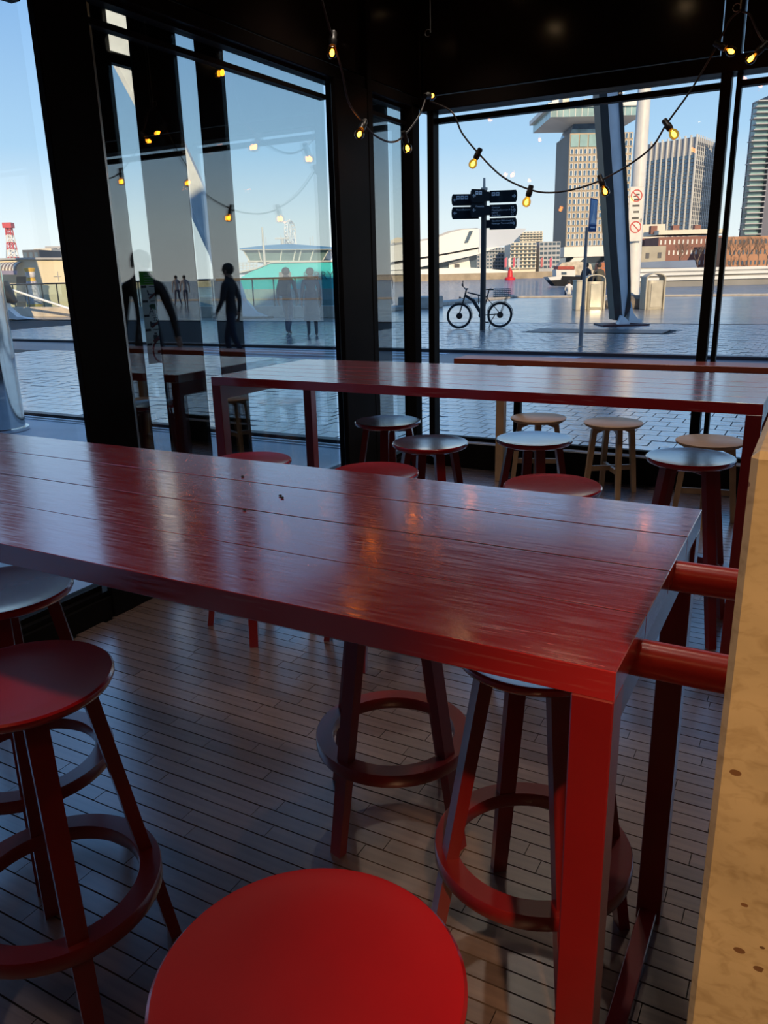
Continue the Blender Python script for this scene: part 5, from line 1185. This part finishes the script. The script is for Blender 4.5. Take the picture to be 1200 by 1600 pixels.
    zmin = min(v.co.z for v in bm_.vertices); bo.location.z = -zmin
    hd = Vector(J['head']) * s; dz = -zmin
    if hair:
        h = MB(); h.ball((hd.x, hd.y + .016 * s, hd.z + .055 * s + dz), .104 * s, 16, 0, (.95, 1.02, .98)); h.build('hair', mat('hair_dark', cols[3] if len(cols) > 3 else (.02, .015, .012), .7, noise=(30, .3)), r)
    fc = MB()
    for sg in (-1, 1): fc.ball((hd.x + sg * .034 * s, hd.y - .088 * s, hd.z + .03 * s + dz), .011 * s, 8, 0); fc.ball((hd.x + sg * .092 * s, hd.y + .005, hd.z + .01 * s + dz), .024 * s, 8, 1, (.4, .8, 1.3))
    fc.ball((hd.x, hd.y - .088 * s, hd.z - .045 * s + dz), .016 * s, 8, 2, (1.6, .5, .4)); fc.build('face', [mat('eye_dark', (.02, .02, .02), .3, noise=(9, .1)), mats[0], mat('lip', (.30, .12, .10), .5, noise=(9, .1))], r)
    if long_coat:
        c = MB(); c.lathe([(.155 * s, 1.18 * s), (.175 * s, .95 * s), (.20 * s, .65 * s), (.215 * s, .42 * s), (.20 * s, .42 * s), (.16 * s, .93 * s), (.14 * s, 1.17 * s)], 24, 0, True, Matrix.Translation((0, 0, dz)) @ Matrix.Diagonal((1, .82, 1, 1)), True); c.build('long_coat', mats[1], r)
    if pack:
        c = MB(); c.cbox(-.15 * s, .15 * s, .10 * s, .27 * s, 1.02 * s + dz, 1.46 * s + dz, .04 * s); c.build('backpack', mat('pack_%s' % label[:12], pack, .8, noise=(8, .1)), r)
    if cap:
        c = MB(); c.ball((hd.x, hd.y + .01, hd.z + .06 * s + dz), .112 * s, 14, 0, (1, 1.05, .9)); c.build('cap', mat('cap_%s' % label[:12], cap, .8, noise=(8, .1)), r)
    return r
walk = dict(knl=(.10, -.16, .50), anl=(.10, -.12, .09), tol=(.115, -.28, .04), knr=(-.10, .06, .50), anr=(-.10, .26, .13), tor=(-.11, .13, .035), ell=(.24, .08, 1.14), wrl=(.25, .05, .90), pal=(.25, .03, .83), elr=(-.24, -.04, 1.14), wrr=(-.25, -.16, .92), par=(-.25, -.19, .86))
stride = dict(knl=(.11, -.06, .50), anl=(.20, .04, .09), tol=(.24, -.11, .035), knr=(-.12, .02, .50), anr=(-.19, .06, .09), tor=(-.22, -.09, .035))
VIEW = VA  # heading 0 = facing the viewer
person('person', 'person in a dark padded jacket and jeans walking away on the square', ground(452, 521), VA + math.pi * .92, 1.74, walk, ((.05, .05, .055), (.10, .11, .14), (.40, .28, .22), (.03, .025, .02)), group='people on the square', cap=(.06, .06, .06), pack=(.11, .08, .055))
person('person', 'person in a long grey coat beside the one in jeans', ground(489, 525), VA + math.pi * 1.05, 1.70, {}, ((.12, .12, .125), (.07, .07, .08), (.35, .25, .2), (.03, .02, .02)), group='people on the square', long_coat=True, cap=(.14, .14, .15))
# people on the square to the right of the view, seen mirrored in the left pane
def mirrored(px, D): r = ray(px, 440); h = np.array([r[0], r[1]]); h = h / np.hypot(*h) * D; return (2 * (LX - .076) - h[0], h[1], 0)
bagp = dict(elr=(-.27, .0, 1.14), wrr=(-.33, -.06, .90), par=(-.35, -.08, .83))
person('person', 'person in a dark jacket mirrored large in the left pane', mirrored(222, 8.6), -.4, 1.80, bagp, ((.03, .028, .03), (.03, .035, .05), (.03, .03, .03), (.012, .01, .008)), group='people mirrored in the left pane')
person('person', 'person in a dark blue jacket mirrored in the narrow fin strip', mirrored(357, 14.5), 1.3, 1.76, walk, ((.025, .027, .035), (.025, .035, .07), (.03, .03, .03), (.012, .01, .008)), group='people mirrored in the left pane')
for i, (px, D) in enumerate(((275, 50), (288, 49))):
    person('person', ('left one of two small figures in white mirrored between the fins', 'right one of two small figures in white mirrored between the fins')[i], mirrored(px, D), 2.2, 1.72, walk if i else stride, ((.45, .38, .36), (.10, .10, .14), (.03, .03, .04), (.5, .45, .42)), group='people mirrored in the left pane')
# people at the water's edge
sit = dict(pelvis=(0, 0, .16), waist=(0, .0, .32), chest=(0, -.04, .50), uchest=(0, -.07, .60), neck=(0, -.10, .70), head=(0, -.13, .78), crown=(0, -.13, .87), nose=(0, -.23, .79),
           shl=(.175, -.07, .60), shr=(-.175, -.07, .60), ell=(.22, -.16, .38), elr=(-.22, -.16, .38), wrl=(.14, -.34, .36), wrr=(-.14, -.34, .36), pal=(.10, -.39, .37), par=(-.10, -.39, .37),
           hipl=(.09, -.03, .14), hipr=(-.09, -.03, .14), knl=(.11, -.40, .42), knr=(-.11, -.40, .42), anl=(.11, -.52, .07), anr=(-.11, -.52, .07), tol=(.12, -.66, .035), tor=(-.12, -.66, .035))
person('person', 'person in a white jacket sitting on the quay left of the bins', ground(889, 463), VA + math.pi, 1.7, sit, ((.60, .58, .55), (.05, .05, .07), (.04, .04, .05), (.05, .03, .02)), group='people at the water')
person('person', 'person with long red-brown hair and dark vest standing behind the bins', ground(933, 478), VA + math.pi, 1.72, {}, ((.06, .055, .05), (.5, .48, .46), (.1, .1, .1), (.22, .08, .04)), group='people at the water', pack=(.07, .065, .05))
person('person', 'person in a dark coat standing behind the service box', ground(914, 474), VA + 2.4, 1.76, {}, ((.04, .04, .05), (.04, .04, .05), (.03, .03, .03), (.10, .06, .04)), group='people at the water')
person('person', 'left one of the pair standing on the quay step by the pillar', ground(594, 479), VA + 2.8, 1.74, walk, ((.05, .05, .06), (.05, .06, .09), (.04, .04, .04), (.05, .03, .02)), group='people at the quay step')
person('person', 'right one of the pair at the quay step, in a brown top', ground(607, 476), VA - 2.8, 1.70, stride, ((.20, .13, .10), (.06, .07, .10), (.04, .04, .04), (.12, .06, .03)), group='people at the quay step')
